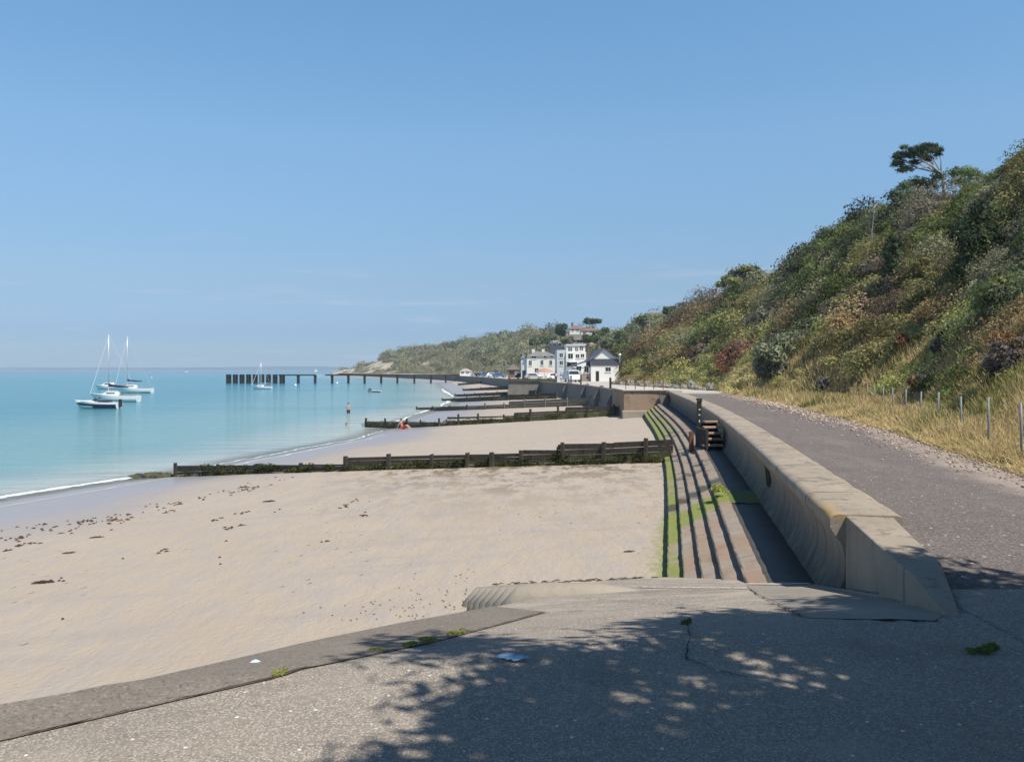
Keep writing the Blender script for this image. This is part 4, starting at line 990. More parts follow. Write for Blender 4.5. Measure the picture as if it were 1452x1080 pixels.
far_groyne('fourth groyne from the viewer, a dark line ending in the shallow water', gpt(790, 564, -2.2), gpt(628, 567.5, -3.45), .8, .4, 9, 'timber', 2, .5)
far_groyne('fifth groyne from the viewer, thin and dark, left of the stone bastion', gpt(760, 558, -2.25), gpt(646, 561, -3.45), .7, .4, 8, 'weed_timber', 2, .5)
far_groyne('sixth groyne from the viewer, short and dark below the parked cars', gpt(742, 552, -2.3), gpt(657, 555, -3.45), .8, .4, 7, 'weed_timber', 2, .5)
far_groyne('seventh groyne from the viewer, curving across the pale far beach', gpt(722, 543, -2.3), gpt(650, 548, -3.45), 1.0, .6, 6, 'weed_timber', 2, .5)
far_groyne('farthest groyne, just before the foot of the pier', gpt(704, 538.5, -2.5), gpt(645, 543, -3.45), 1.1, .7, 6, 'weed_timber', 2, .5)

# ------------------------------------------------------------------ stair, post, block, far wall
t = thing('stair_flight', 'short flight of worn brown concrete steps climbing from the revetment to the sea wall', 'steps', (6.45, 27.2, -.78))
for k in range(5):
    mb = MB(); y0 = 26.4+.30*k; z1 = -.60+.165*k; lx = float(lipx(y0))
    mb.box(lx-.60+.03*k, lx+.04, y0, y0+.34, z1-.055, z1, 0, None, .008)
    child(mb.build('step', M['stair_tread'], bevel=.01), t)
mb = MB(); mb.prism([(26.42, -.8), (26.42, -.66), (27.95, .02), (27.95, -.8)], 6.62, 6.68)
mb.v = [(y, x, z) for x, y, z in mb.v]
child(mb.build('stringer', M['dark_timber']), t)
mb = MB(); mb.box(6.15, 6.75, 27.9, 27.98, -.8, -.02, 0, None, .01); child(mb.build('back_board', M['dark_timber']), t)
mb = MB(); mb.box(6.05, 6.12, 26.35, 27.9, -.8, -.15, 0, None, .01); child(mb.build('side_board', M['dark_timber']), t)
t = thing('marker_post', 'tall dark timber post with pale worn flecks standing beside the steps', 'post', (6.24, 28.2, -.8))
mb = MB(); mb.box(-.065, .065, -.065, .065, -.2, 1.50, 0, None, .01); mb.build('shaft', M['dark_timber'], t)
mb = MB(); mb.box(-.085, .085, -.085, .085, 1.50, 1.58, 0, None, .012); mb.build('cap', M['dark_timber'], t)
mb = MB()
for z in (.55, .8, 1.02, 1.2): mb.box(-.035+random.uniform(-.01, .02), random.uniform(.0, .03), -.073, -.069, z, z+random.uniform(.03, .08), 0, None, .004)
mb.build('worn_flecks', M['line_paint'], t)
o = MB().box(-.07, .07, -.07, .07, -.3, .62, 0, None, .01).build('short_post', M['rust']); o.location = (5.85, 27.6, -.9)
tag(o, 'short rusty brown post left of the tall dark marker post', 'post')

t = thing('harbour_block', 'brown stained concrete block wall facing the viewer where the sea wall steps out', 'block wall', (9.7, 62, -2))
mb = MB(); mb.box(8.18, 11.5, 62.0, 69, -3.0, .17, 0, None, .02); child(mb.build('face', M['brown_concrete'], bevel=.05), t)
mb = MB(); mb.box(8.0, 10.4, 61.3, 61.98, -3.0, -1.25, 0, None, .03); child(mb.build('plinth', M['sandy_concrete'], bevel=.06), t)
mb = MB(); mb.box(8.10, 11.5, 61.9, 69.1, .172, .26, 0, None, .01); child(mb.build('coping', M['pale_concrete'], bevel=.02), t)
mb = MB(); mb.box(11.3, 12.4, 61.85, 62.6, -3, .165); child(mb.build('return_wall', M['brown_concrete']), t)
for k in range(6):
    mb = MB(); mb.box(10.75-.0*k, 11.35, 61.93-.27*(k+1), 61.9-.27*k, -1.7, .04-.18*(k+1), 0, None, .006); child(mb.build('stair', M['far_concrete']), t)
t = thing('railing', 'thin rusty handrail on posts along the top of the brown block', 'railing', (9.7, 62.1, .25))
for x in (-1.35, -.65, 0, .7, 1.4):
    mb = MB(); mb.tube([(x, 0, 0), (x, 0, .95)], .028, 6); mb.build('post', M['rust'], t)
mb = MB(); mb.tube([(-1.35, 0, .93), (1.4, 0, .93)], .022, 6); mb.build('rail', M['rust'], t)
mb = MB(); mb.tube([(-1.35, 0, .5), (1.4, 0, .5)], .016, 6); mb.build('rail', M['rust'], t)

w2x = lambda y: np.interp(y, *WAL2)
prof2 = [(.6, -3.6), (.6, .12), (0, .12), (-.02, .0), (.05, -.1), (.0, -1.2), (-.12, -1.3), (-.2, -3.6)]
o = sweep('sea_wall', 69.05, 600, 260, prof2, w2x, M['far_concrete'], None, jit=.02, zf=lambda y: float(promz(y)))
tag(o, 'long dark sea wall running on from the brown block past the houses', 'sea wall')
# buttress fins on the far wall
for i, (y, lb) in enumerate([(69.4, 'concrete buttress on the far sea wall, nearest the brown block'), (82, 'concrete buttress on the far sea wall, second past the brown block'), (96, 'concrete buttress on the far sea wall where the third groyne starts'), (117, 'concrete buttress on the far sea wall where the fourth groyne starts')]):
    x = float(w2x(y)); mb = MB(); mb.prism([(x-.7, -3.2), (x-.55, -1.0), (x+.1, float(promz(y))+.3), (x+.4, float(promz(y))+.3), (x+.4, -3.2)], y, y+.5)
    tag(mb.build('buttress', M['far_concrete'], bevel=.03), lb, 'buttress', 'buttresses of the far sea wall')
t = thing('bastion', 'dark stone bastion projecting onto the beach in front of the cream house', 'bastion', (2.5, 150, -2.5))
mb = MB(); mb.prism([(-3.3, 0), (-3.0, 2.2), (5, 2.2), (5, 0)], -9, 9); mb.build('body', M['far_concrete'], t, bevel=.05)
mb = MB(); mb.box(-3.2, 5, -9.2, -8.9, 2.2, 2.7); mb.box(-3.2, -2.8, -8.9, 9, 2.2, 2.7); mb.build('parapet', M['weed_timber'], t)
for i, (x, y, h) in enumerate([(8.35, 74, 1.0), (8.3, 105, 1.1), (7.7, 114, 1.1)]):
    o = MB().box(-.09, .09, -.09, .09, -.1, h, 0, None, .01).build('bollard_post', M['dark_timber']); o.location = (x+.25, y, float(promz(y))+.1)
    tag(o, ['stubby dark post on the far sea wall just past the brown block', 'stubby dark post on the far sea wall, middle of three', 'stubby dark post on the far sea wall nearest the van'][i], 'post', 'stubby posts on the far sea wall')

# boulders at slope foot
bp = None; k_ = 0
for i in range(44):
    y = 72+i*1.25+random.uniform(-.3, .3); x = float(np.interp(y, [s[0][1] for s in ST], [s[0][0] for s in ST]))-.6+random.uniform(-.3, .25)
    s_ = random.uniform(.22, .5); mb = MB()
    mb.ball((0, 0, s_*.4), (s_*random.uniform(.7, 1.1), s_*random.uniform(.7, 1), s_*random.uniform(.6, 1.3)), 0, 10, None, .28)
    o = mb.build('boulder', M['rock']); o.location = (x, y, float(promz(y))); o.rotation_euler = (0, 0, random.uniform(0, 6))
    tag(o, 'pale boulder in the row of rocks at the foot of the far slope', 'boulder', 'row of pale boulders at the foot of the slope')

# fence ---------------------------------------------------------------
ft = thing('wire_fence', 'wire fence on slim grey posts in the dry grass beside the path', 'fence', (10.5, 20, .3))
FP = [(1449, 570, 15.5), (1402, 563, 18), (1363, 562, 21), (1330, 556, 24.3), (1305, 555, 26.8), (1284, 552, 29.3), (1266, 550, 32.3), (1252, 548, 35.3), (1240, 547, 38.5), (1230, 546, 41.5)]
tops = []
for px, py, Y in FP:
    p = P(px, py, Y); h = 1.42; mb = MB(); le = random.uniform(-.03, .03)
    mb.tube([(p.x, p.y, p.z-h), (p.x+le*.3, p.y, p.z-h*.4), (p.x+le, p.y, p.z)], .026, 6)
    child(mb.build('post', M['galv'], smooth=True), ft); tops.append((p, le))
mb = MB()
for dz in (.06, .42, .8):
    pl = [(p.x+le, p.y, p.z-dz) for p, le in tops]; q = []
    for a, b in zip(pl[:-1], pl[1:]): q += [a, tuple((a[i]+b[i])/2-(.03 if i == 2 else 0) for i in range(3))]
    mb.tube(q+[pl[-1]], .0028, 4)
child(mb.build('wire', M['galv']), ft)
for i, (px, py, Y, lb) in enumerate([(1219, 540, 45, 'thick weathered wooden post, right one of the pair at the far end of the fence'), (1200, 541, 45.5, 'thick weathered wooden post, left one of the pair at the far end of the fence'), (1160, 545, 48, 'lone wooden post left of the thick pair, beside a small greyish bush')]):
    p = P(px, py, Y); o = MB().box(-.075, .075, -.075, .075, -1.5, 0, 0, None, .012).build('wooden_post', M['weed_timber' if i < 2 else 'timber']); o.location = p
    tag(o, lb, 'post', 'wooden posts at the far end of the fence')

# ------------------------------------------------------------------ pier
t = thing('pier', 'long low pier on dark piles with a gap in its deck across the water', 'pier', (-70, 315, SEA))
def pch(mb, name, mat): return child(mb.build(name, mat), t)
px2x = lambda px: (px-CX)*315/F
for a, b in ((396, 447), (462, 652)):
    mb = MB(); mb.box(px2x(a), px2x(b), 313.8, 316.2, -.55, -.15); mb.box(px2x(a), px2x(b), 313.6, 313.8, -.65, -.3); pch(mb, 'deck', M['dark_timber'])
for i in range(9):
    px = 324.5+i*9.4; mb = MB()
    for yy in (313.5, 316.3):
        for dx in (-.28, 0, .26): mb.box(px2x(px)+dx-.2, px2x(px)+dx+.2, yy-.2, yy+.2, SEA-1, -.1-.5*abs(dx)*random.random())
    a = px2x(px); mb.box(a-.45, a+.45, 313.3, 316.6, -.9, -.7)
    pch(mb, 'pile_cluster', M['dark_timber'])
for px in (402, 423, 447, 471, 494, 517, 540.5, 563.5, 587.5, 611, 632):
    mb = MB(); a = px2x(px); mb.box(a-.22, a+.22, 313.6, 314.0, SEA-1, -.3); mb.box(a-.22, a+.22, 315.8, 316.2, SEA-1, -.3); mb.box(a-.3, a+.3, 313.5, 316.3, -1.0, -.56); pch(mb, 'pile', M['dark_timber'])
for px in (471, 540.5, 611):
    mb = MB(); a = px2x(px); mb.tube([(a, 314, -.15), (a, 314, .9)], .06, 5); pch(mb, 'rail_post', M['galv'])

# ------------------------------------------------------------------ boats
def hull(L, B, H, rake=.12, band=True, tr=0.):
    mb = MB(); n = 16; k = 9
    for i in range(n+1):
        s = i/n; hb = B/2*(1-max(0, (s-.4)/.6)**2.3)*(.86+.14*min(s/.3, 1)); hb = max(hb, .02); h = H*(.82+.36*s*s)
        ring = []
        for q, zz in ((1, 1), (.985, .72), (.95, .42), (.80, .12), (0, -.25)):
            xx = -L/2+L*(1-rake)*s+L*rake*s*max(0, zz)
            ring.append((xx, q*hb, h*zz))
        vs = ring+[(x, -y, z) for x, y, z in ring[-2::-1]]; mb.v += vs; mb.a += [0]*k
    for i in range(n):
        for j in range(k-1):
            mb.f.append((i*k+j, i*k+j+1, (i+1)*k+j+1, (i+1)*k+j)); mb.mi.append(1 if band and ((j in (1, 6) and i < n-1) or (j in (2, 5) and i < 9)) else 0)
        mb.f.append((i*k, (i+1)*k, (i+1)*k+k-1, i*k+k-1)); mb.mi.append(0)
    mb.f.append(tuple(range(k))); mb.mi.append(0)
    return mb
def yacht(label, Yd, pxmid, L, mastH, pxm, cover=True, name='sailing_yacht', rz=math.pi, cover_m='sail_blue', group=None, B=None):
    x = (pxmid-CX)*Yd/F; t = thing(name, label, 'yacht', (x, Yd, SEA), rz, group); H = L*.15
    hull(L, B or L*.3, H, .14, False).build('hull', [M['gelcoat'], M['navy']], t, smooth=False)
    mb = MB(); mb.prism([(-L*.10, H*.85), (-L*.08, H*1.42), (L*.13, H*1.40), (L*.24, H*1.0)], -L*.09, L*.09); cab = mb.build('cabin', M['gelcoat'], t, bevel=.05)
    mb = MB(); mb.box(-L*.05, L*.12, -L*.092, L*.092, H*1.10, H*1.26); mb.build('window', M['glass'], cab)
    mb = MB(); mb.box(-L*.42, -L*.12, -L*.085, L*.085, H*.9, H*.98); mb.build('cockpit', M['galv'], t)
    mx = -((pxm-pxmid)*Yd/F) if abs(rz-math.pi) < .5 else 0
    mb = MB(); mb.tube([(mx, 0, H*.8), (mx, 0, mastH*.6), (mx, 0, mastH)], [.10, .09, .06], 8); m_ = mb.build('mast', M['alu'], t, smooth=True)
    mb = MB(); mb.box(mx-.03, mx+.03, -.7, .7, mastH*.6, mastH*.6+.05); mb.build('spreader', M['alu'], m_)
    mb = MB(); mb.tube([(mx, 0, H*1.9), (mx-L*.4, 0, H*1.95)], .06, 6); bm_ = mb.build('boom', M['alu'], t)
    if cover:
        mb = MB(); mb.tube([(mx-.05, 0, H*2.25), (mx-L*.2, 0, H*2.12), (mx-L*.4, 0, H*2.05)], [.22, .17, .09], 8); mb.build('sail_cover', M[cover_m], bm_, smooth=True)
    mb = MB(); mb.tube([(L*.49, 0, H*1.15), (mx, 0, mastH*.97)], .045, 5); mb.build('furled_jib', M['gelcoat'], t)
    mb = MB()
    for sy in (-1, 1):
        mb.tube([(mx, 0, mastH*.98), (mx-.1, sy*.7, mastH*.6), (mx-.1, sy*L*.13, H)], .014, 4)
    mb.tube([(-L*.49, 0, H*.9), (mx, 0, mastH)], .014, 4); mb.build('rigging', M['alu'], t)
    mb = MB()
    for sx in (-.45, -.3, -.15, .0, .15, .3, .42):
        hb = L*.13*(1-max(0, (sx+.5-.4)/.6)**2.3)
        for sy in (-1, 1): mb.tube([(sx*L, sy*hb, H*.85), (sx*L, sy*hb, H*.85+.6)], .014, 4)
    mb.tube([(L*.42, -.2, H+.6), (L*.49, 0, H+.75), (L*.42, .2, H+.6)], .018, 4); mb.build('guard_rail', M['alu'], t)
    return t
def wy(py): return (EYE-SEA)*F/(py-HY)
yacht('white sailing yacht with tall mast moored just behind the navy striped motorboat', wy(569.5), 162, 7.9, 10.9, 154, True, cover_m='cloth_dark')
yacht('white sailing yacht with blue sail cover on its boom, rightmost of the moored cluster', wy(557), 189, 8.4, 12.6, 180.5)
yacht('small white sailing dinghy with a thin mast moored in front of the pier', wy(551.5), 371, 5.4, 7.2, 370, False, name='small_sailboat')
# cabin boat behind
Yd = wy(551.5); t = thing('cabin_boat', 'white cabin boat moored behind the two yachts, only its top showing', 'boat', ((152-CX)*Yd/F, Yd, SEA), math.pi)
hull(6.6, 2.3, 1.0, .12, False).build('hull', [M['gelcoat'], M['navy']], t)
mb = MB(); mb.prism([(-1.6, .8), (-1.5, 1.75), (.4, 1.7), (1.3, 1.0)], -.8, .8); c_ = mb.build('cabin', M['gelcoat'], t, bevel=.05)
mb = MB(); mb.box(-1.2, .3, -.83, .83, 1.25, 1.55); mb.build('window', M['glass'], c_)
# motorboat
Yd = wy(579); t = thing('motorboat', 'white motorboat with a navy hull stripe, nearest and leftmost boat', 'motorboat', ((136-CX)*Yd/F, Yd, SEA), math.pi)
hull(6.2, 2.3, 1.0, .16, True).build('hull', [M['gelcoat'], M['navy']], t)
mb = MB(); mb.prism([(-.2, .85), (.1, 1.1), (1.6, 1.08), (2.5, .95), (2.5, .85)], -.75, .75); mb.build('foredeck', M['gelcoat'], t, bevel=.06)
mb = MB(); mb.add([(.2, -.8, 1.05), (.2, .8, 1.05), (-.35, .72, 1.5), (-.35, -.72, 1.5), (.14, -.8, 1.05), (.14, .8, 1.05), (-.4, .72, 1.5), (-.4, -.72, 1.5)], [(0, 1, 2, 3), (7, 6, 5, 4), (0, 3, 7, 4), (1, 5, 6, 2), (3, 2, 6, 7)]); mb.build('windscreen', M['glass'], t)
mb = MB(); mb.box(-1.9, -.6, -.8, .8, .84, 1.12); mb.build('seat', M['cloth_dark'], t, bevel=.05)
mb = MB(); mb.box(-3.45, -3.1, -.22, .22, .2, 1.25); mb.build('outboard', M['paint_dark'], t, bevel=.06)
# green dinghy
Yd = wy(556); t = thing('open_dinghy', 'small dark green open dinghy floating alone right of the pier gap', 'dinghy', ((530-CX)*Yd/F, Yd, SEA), math.pi)
mb = hull(3.4, 1.4, .5, .10, True); mb.build('hull', [M['gelcoat'], M['dinghy_green']], t)
mb = MB(); mb.box(-.9, -.6, -.5, .5, .46, .52); mb.box(.4, .65, -.45, .45, .46, .52); mb.build('thwart', M['dark_timber'], t)
mb = MB(); mb.ball((.9, 0, .62), (.4, .35, .28), 0, 10, None, .1); mb.build('tarpaulin', M['navy'], t)
# tiny far boat + buoys
t = thing('speedboat', 'tiny white speedboat far out near the horizon left of the pier', 'boat', ((265-CX)*1400/F, 1400, SEA), 0)
hull(9, 3, 1.3, .15, False).build('hull', [M['gelcoat'], M['navy']], t); mb = MB(); mb.prism([(-2, 1), (-1.8, 2.3), (.5, 2.2), (2, 1.2)], -1, 1); mb.build('cabin', M['gelcoat'], t)
t = thing('far_sailboat', 'tiny sailboat with white sails on the horizon above the gap in the pier', 'sailboat', ((448-CX)*1500/F, 1500, SEA), 0)
hull(7, 2.4, 1, .15, False).build('hull', [M['gelcoat'], M['navy']], t); mb = MB(); mb.prism([(-2.6, 1.2), (.1, 1.2), (.1, 7.5)], -.03, .03); mb.prism([(.25, 1.2), (2.8, 1.2), (.25, 6.5)], -.03, .03); mb.build('sail', M['paint_white'], t)
mb = MB(); mb.tube([(.17, 0, 1), (.17, 0, 8)], .06, 6); mb.build('mast', M['alu'], t)
for i, (px, py) in enumerate([(419, 547), (478, 544), (215, 535.5)]):
    Yd = wy(py); mb = MB(); mb.ball((0, 0, .22), (.42, .42, .36), 0, 12); mb.tube([(0, 0, .5), (0, 0, .68)], .06, 6)
    o = mb.build('buoy', M['gelcoat'], smooth=True); o.location = ((px-CX)*Yd/F, Yd, SEA); o.scale = (1, 1, 1)
    tag(o, ['white mooring buoy floating below the gap in the pier', 'white mooring buoy beside the first pile right of the pier gap', 'white buoy beyond the moored yachts'][i], 'buoy', 'white mooring buoys')

# ------------------------------------------------------------------ people
def person(loc, rz, label, pose='stand', top='cloth_white', bottom='cloth_dark', h=1.75, skinm='skin', z_sink=0):
    t = thing('person', label, 'person', loc, rz); k = h/1.75
    J = {}
    def v(n, x, y, z, r): J[n] = (Vector((x, y, z))*k, r*k)
    if pose == 'sit':
        v('pel', 0, 0, .12, .14); v('sp', 0, .10, .34, .12); v('ch', 0, .16, .52, .14); v('nk', 0, .17, .66, .055); v('hd', 0, .15, .76, .085); v('ht', 0, .15, .86, .075)
        for s, n in ((-1, 'l'), (1, 'r')):
            v('sh'+n, s*.17, .17, .58, .055); v('el'+n, s*.26, .32, .34, .042); v('ha'+n, s*.24, .42, .06, .03)
            v('hp'+n, s*.1, -.05, .12, .09); v('kn'+n, s*.12, -.42, .38, .065); v('an'+n, s*.12, -.75, .06, .042); v('to'+n, s*.12, -.92, .05, .035)
    else:
        w = .10 if pose == 'walk' else .0
        v('pel', 0, 0, .95, .13); v('sp', 0, 0, 1.12, .12); v('ch', 0, -.01, 1.32, .145); v('nk', 0, -.01, 1.49, .055); v('hd', 0, -.02, 1.60, .08); v('ht', 0, -.02, 1.70, .075)
        for s, n in ((-1, 'l'), (1, 'r')):
            v('sh'+n, s*.19, 0, 1.42, .055); v('el'+n, s*.25, -.04*s*3*w*4, 1.14, .042); v('ha'+n, s*.26, -.10+s*w, .88, .032)
            v('hp'+n, s*.095, 0, .90, .095); v('kn'+n, s*.10, -s*w-.03, .50, .062); v('an'+n, s*.10, s*w*1.3+.02, .09, .045); v('to'+n, s*.11, s*w*1.3-.14, .035, .035)
    E_ = [('pel', 'sp'), ('sp', 'ch'), ('ch', 'nk'), ('nk', 'hd'), ('hd', 'ht')]
    for n in 'lr': E_ += [('ch', 'sh'+n), ('sh'+n, 'el'+n), ('el'+n, 'ha'+n), ('pel', 'hp'+n), ('hp'+n, 'kn'+n), ('kn'+n, 'an'+n), ('an'+n, 'to'+n)]
    def skin(nm, names, edges, mat, grow=1.0, sub=2):
        names = list(names); me = bpy.data.meshes.new(nm); me.from_pydata([J[n][0] for n in names], [(names.index(a), names.index(b)) for a, b in edges], [])
        o = bpy.data.objects.new(nm, me); link(o)
        sk = o.modifiers.new('skin', 'SKIN'); sd = o.modifiers.new('sub', 'SUBSURF'); sd.levels = sd.render_levels = sub
        for i, n in enumerate(names): me.skin_vertices[0].data[i].radius = (J[n][1]*grow,)*2
        me.skin_vertices[0].data[0].use_root = True
        d_ = bpy.context.evaluated_depsgraph_get(); m2 = bpy.data.meshes.new_from_object(o.evaluated_get(d_)); m2.materials.append(M[mat])
        for p in m2.polygons: p.use_smooth = True
        o2 = bpy.data.objects.new(nm, m2); bpy.data.objects.remove(o); link(o2, t); return o2
    b = skin('body', J.keys(), E_, skinm)
    if top: skin('shirt', ['sp', 'ch', 'pel', 'shl', 'shr'], [('sp', 'ch'), ('pel', 'sp'), ('ch', 'shl'), ('ch', 'shr')], top, 1.14)
    if bottom: skin('shorts', ['pel', 'hpl', 'hpr', 'knl', 'knr'] if pose != 'x' else [], [('pel', 'hpl'), ('pel', 'hpr'), ('hpl', 'knl'), ('hpr', 'knr')], bottom, 1.13)
    c = J['ht'][0]; mb = MB(); mb.ball((c.x, c.y+.02*k, c.z+.0*k), (.095*k, .105*k, .075*k), 0, 12); mb.build('hair', M['hair'], t, smooth=True)
    return t
Yd = wy(588); person(((494-CX)*Yd/F, Yd, SEA-.42), .3, 'bather with bare pale torso and dark shorts wading in the shallow sea', 'stand', None, 'cloth_dark', 1.8)
c = gpt(571, 606, -3.25); person((c[0], c[1], float(beachz(*c))), 1.2, 'sunbather in red sitting on the sand by the second groyne', 'sit', 'cloth_red', 'cloth_red', 1.7)
person(((788.5-CX)*150/F, 150, float(promz(150))), 2.9, 'walker in white shirt and dark trousers, left one of two by the white van', 'walk', 'cloth_white', 'cloth_dark', 1.72)
person(((795.5-CX)*147/F, 147, float(promz(147))), 3.3, 'walker in blue top, right one of two by the white van', 'walk', 'cloth_blue', 'cloth_white', 1.68)
person(((833-CX)*140/F, 140, float(promz(140))), .5, 'person in dark clothes standing in front of the slate roofed building', 'stand', 'cloth_dark', 'cloth_dark', 1.7)
# swimmer head
Yd = wy(603.5); t = thing('person', 'swimmer with only the head above the water, nearest the shore', 'person', ((491-CX)*Yd/F, Yd, SEA))
mb = MB(); mb.ball((0, 0, .12), (.09, .105, .13), 0, 12); mb.tube([(0, 0, -.2), (0, 0, .08)], .06, 8); mb.ball((-.13, 0, -.07), (.14, .1, .07)); mb.ball((.13, 0, -.07), (.14, .1, .07)); mb.build('body', M['skin'], t, smooth=True)
mb = MB(); mb.ball((0, .02, .17), (.1, .11, .1), 0, 12); mb.build('hair', M['hair'], t, smooth=True)

# ------------------------------------------------------------------ buildings
def window(par, x, z, w, h, y, fm='white_wall'):
    mb = MB(); fr = .07
    mb.box(x-w/2, x+w/2, y-.06, y-.003, z, z+fr); mb.box(x-w/2, x+w/2, y-.06, y-.003, z+h-fr, z+h)
    mb.box(x-w/2, x-w/2+fr, y-.058, y-.004, z+fr, z+h-fr); mb.box(x+w/2-fr, x+w/2, y-.058, y-.004, z+fr, z+h-fr); mb.box(x-.025, x+.025, y-.055, y-.005, z+fr, z+h-fr)
    f_ = mb.build('window', M[fm], par)
    mb = MB(); mb.box(x-w/2+fr, x+w/2-fr, y-.03, y-.006, z+fr, z+h-fr); mb.build('pane', M['glass'], f_)
    mb = MB(); mb.box(x-w/2-.06, x+w/2+.06, y-.12, y-.004, z-.08, z-.004); mb.build('sill', M[fm], f_)
# slate roofed building C
Yd = 158.; g0 = float(promz(Yd)); X0, X1 = (838-CX)*Yd/F, (877-CX)*Yd/F; W = X1-X0
t = thing('gabled_building', 'white gabled building with a sweeping dark slate roof beside the promenade', 'building', (X0, Yd, g0))
ez = lambda py: EYE-(py-HY)*Yd/F-g0
pk, ev, bd = ez(493), ez(508), ez(518)
mb = MB(); mb.box(0, W, 0, 11, -1, ev-.02); mb.add([(0, 0, ev-.02), (W, 0, ev-.02), (W/2-.2, 0, pk-.15)], [(0, 1, 2)]); mb.add([(0, 11, ev-.02), (W/2-.2, 11, pk-.15), (W, 11, ev-.02)], [(0, 1, 2)]); mb.build('wall', M['white_wall'], t)
mb = MB(); r_ = W/2-.2
mb.add([(-.35, -.35, ev-.38), (r_, -.35, pk), (r_, 11.3, pk), (-.35, 11.3, ev-.38), (-.35, -.35, ev-.53), (r_, -.35, pk-.15), (r_, 11.3, pk-.15), (-.35, 11.3, ev-.53)], [(0, 1, 2, 3), (4, 7, 6, 5), (0, 4, 5, 1), (3, 2, 6, 7), (0, 3, 7, 4)])
mb.add([(W+.35, -.35, ev-.38), (r_, -.35, pk), (r_, 11.3, pk), (W+.35, 11.3, ev-.38), (W+.35, -.35, ev-.53), (r_, -.35, pk-.15), (r_, 11.3, pk-.15), (W+.35, 11.3, ev-.53)], [(3, 2, 1, 0), (5, 6, 7, 4), (1, 5, 4, 0), (7, 6, 2, 3), (4, 7, 3, 0)])
mb.add([(-.36, .3, ev-.40), (-.36, 11, ev-.40), (-3.6, 11, ez(519)), (-3.6, .3, ez(519)), (-.36, .3, ev-.52), (-.36, 11, ev-.52), (-3.6, 11, ez(519)-.12), (-3.6, .3, ez(519)-.12)], [(0, 1, 2, 3), (7, 6, 5, 4), (0, 3, 7, 4), (3, 2, 6, 7), (1, 5, 6, 2)])
mb.build('roof', M['slate'], t)
mb = MB(); mb.box(.05, W-.05, -.12, -.004, bd, ev-.1); mb.build('dark_cladding', M['slate'], t)
mb = MB(); mb.box(-3.0, -.01, .8, 10, -1, ez(519)-.2); mb.build('wing', M['white_wall'], t)
mb = MB(); mb.box(-3.05, -.01, .7, .79, -.3, ez(530)); mb.build('plinth', M['rock'], t)
window(t, -2.2, ez(526.5), 1.0, 1.0, .8); window(t, -.8, ez(528), .9, 1.2, .8)
mb = MB(); mb.box(-.3, .3, -.03, -.004, 0, 1.9, 0, Matrix.Translation((1.2, 0, 0))); mb.build('door', M['paint_dark'], t)
window(t, 3.2, ez(527), 1.1, .9, 0)
# modern white house B
Yd = 190.; g0 = float(promz(Yd)); X0 = (790-CX)*Yd/F; t = thing('modern_house', 'modern white flat roofed house of stacked blocks between the cream house and the gable', 'house', (X0, Yd, g0))
ez = lambda py: EYE-(py-HY)*Yd/F-g0; ex_ = lambda px: (px-790)*Yd/F
mb = MB(); mb.box(ex_(803), ex_(831), 0, 9, -1, ez(499)); mb.build('wall', M['white_wall'], t)
mb = MB(); mb.box(ex_(803.5), ex_(830), 1.0, 8, ez(499)+.002, ez(489)); mb.build('upper_block', M['white_wall'], t)
mb = MB(); mb.box(ex_(790), ex_(803)-.003, .5, 9.5, -1, ez(496)); mb.build('side_block', M['blue_wall'], t)
mb = MB(); mb.box(ex_(802.5), ex_(831.5), .7, 8.3, ez(489)+.002, ez(488)+.02); mb.build('roof_slab', M['white_wall'], t)
mb = MB(); 
for k in range(9): mb.tube([(ex_(803)+.1+k*.53, .1, ez(499)), (ex_(803)+.1+k*.53, .1, ez(499)+.75)], .02, 4)
mb.tube([(ex_(803), .1, ez(499)+.75), (ex_(831), .1, ez(499)+.75)], .03, 5); mb.build('balcony_rail', M['alu'], t)
for px, py, w, h, y in ((809, 498, 1.1, 1.0, 1), (818, 498, .8, 1.0, 1), (825, 497, 1.0, 1.0, 1), (809, 509, 1.2, 1.3, 0), (819, 508, .9, 1.0, 0), (826, 507, .9, .9, 0), (811, 520, 2.4, 1.2, 0), (796, 507, .9, 1.1, .5), (796, 518, .9, 1.1, .5)):
    window(t, ex_(px), ez(py), w, h, y)
mb = MB(); mb.box(ex_(806), ex_(816), -1.2, -.01, ez(512)-.25, ez(512)); mb.build('balcony', M['white_wall'], t)
# cream house A
Yd = 205.; g0 = float(promz(Yd)); X0 = (739-CX)*Yd/F; t = thing('cream_house', 'two storey cream house with a grey hipped roof and blue side wall', 'house', (X0, Yd, g0))
ez = lambda py: EYE-(py-HY)*Yd/F-g0; ex_ = lambda px: (px-739)*Yd/F
mb = MB(); mb.box(ex_(747), ex_(789), 0, 8, -1, ez(505)); mb.build('wall', M['cream_wall'], t)
mb = MB(); mb.box(ex_(739), ex_(747)-.003, .6, 7.5, -1, ez(507)); mb.build('side_wing', M['blue_wall'], t)
def hip(t, x0, x1, y0, y1, z0, z1, mat, ins=None, name='roof'):
    ins = ins or (y1-y0)/2; mb = MB(); ym = (y0+y1)/2; e = .3
    mb.add([(x0-e, y0-e, z0), (x1+e, y0-e, z0), (x1+e, y1+e, z0), (x0-e, y1+e, z0), (x0+ins*.6, ym, z1), (x1-ins*.6, ym, z1)], [(0, 1, 5, 4), (1, 2, 5), (2, 3, 4, 5), (3, 0, 4), (3, 2, 1, 0)])
    return mb.build(name, M[mat], t)
rf = hip(t, ex_(747), ex_(789), 0, 8, ez(505)+.003, ez(497.5), 'grey_tile')
hip(t, ex_(739), ex_(747)-.4, .6, 7.5, ez(507)+.003, ez(502), 'grey_tile', 1.4)
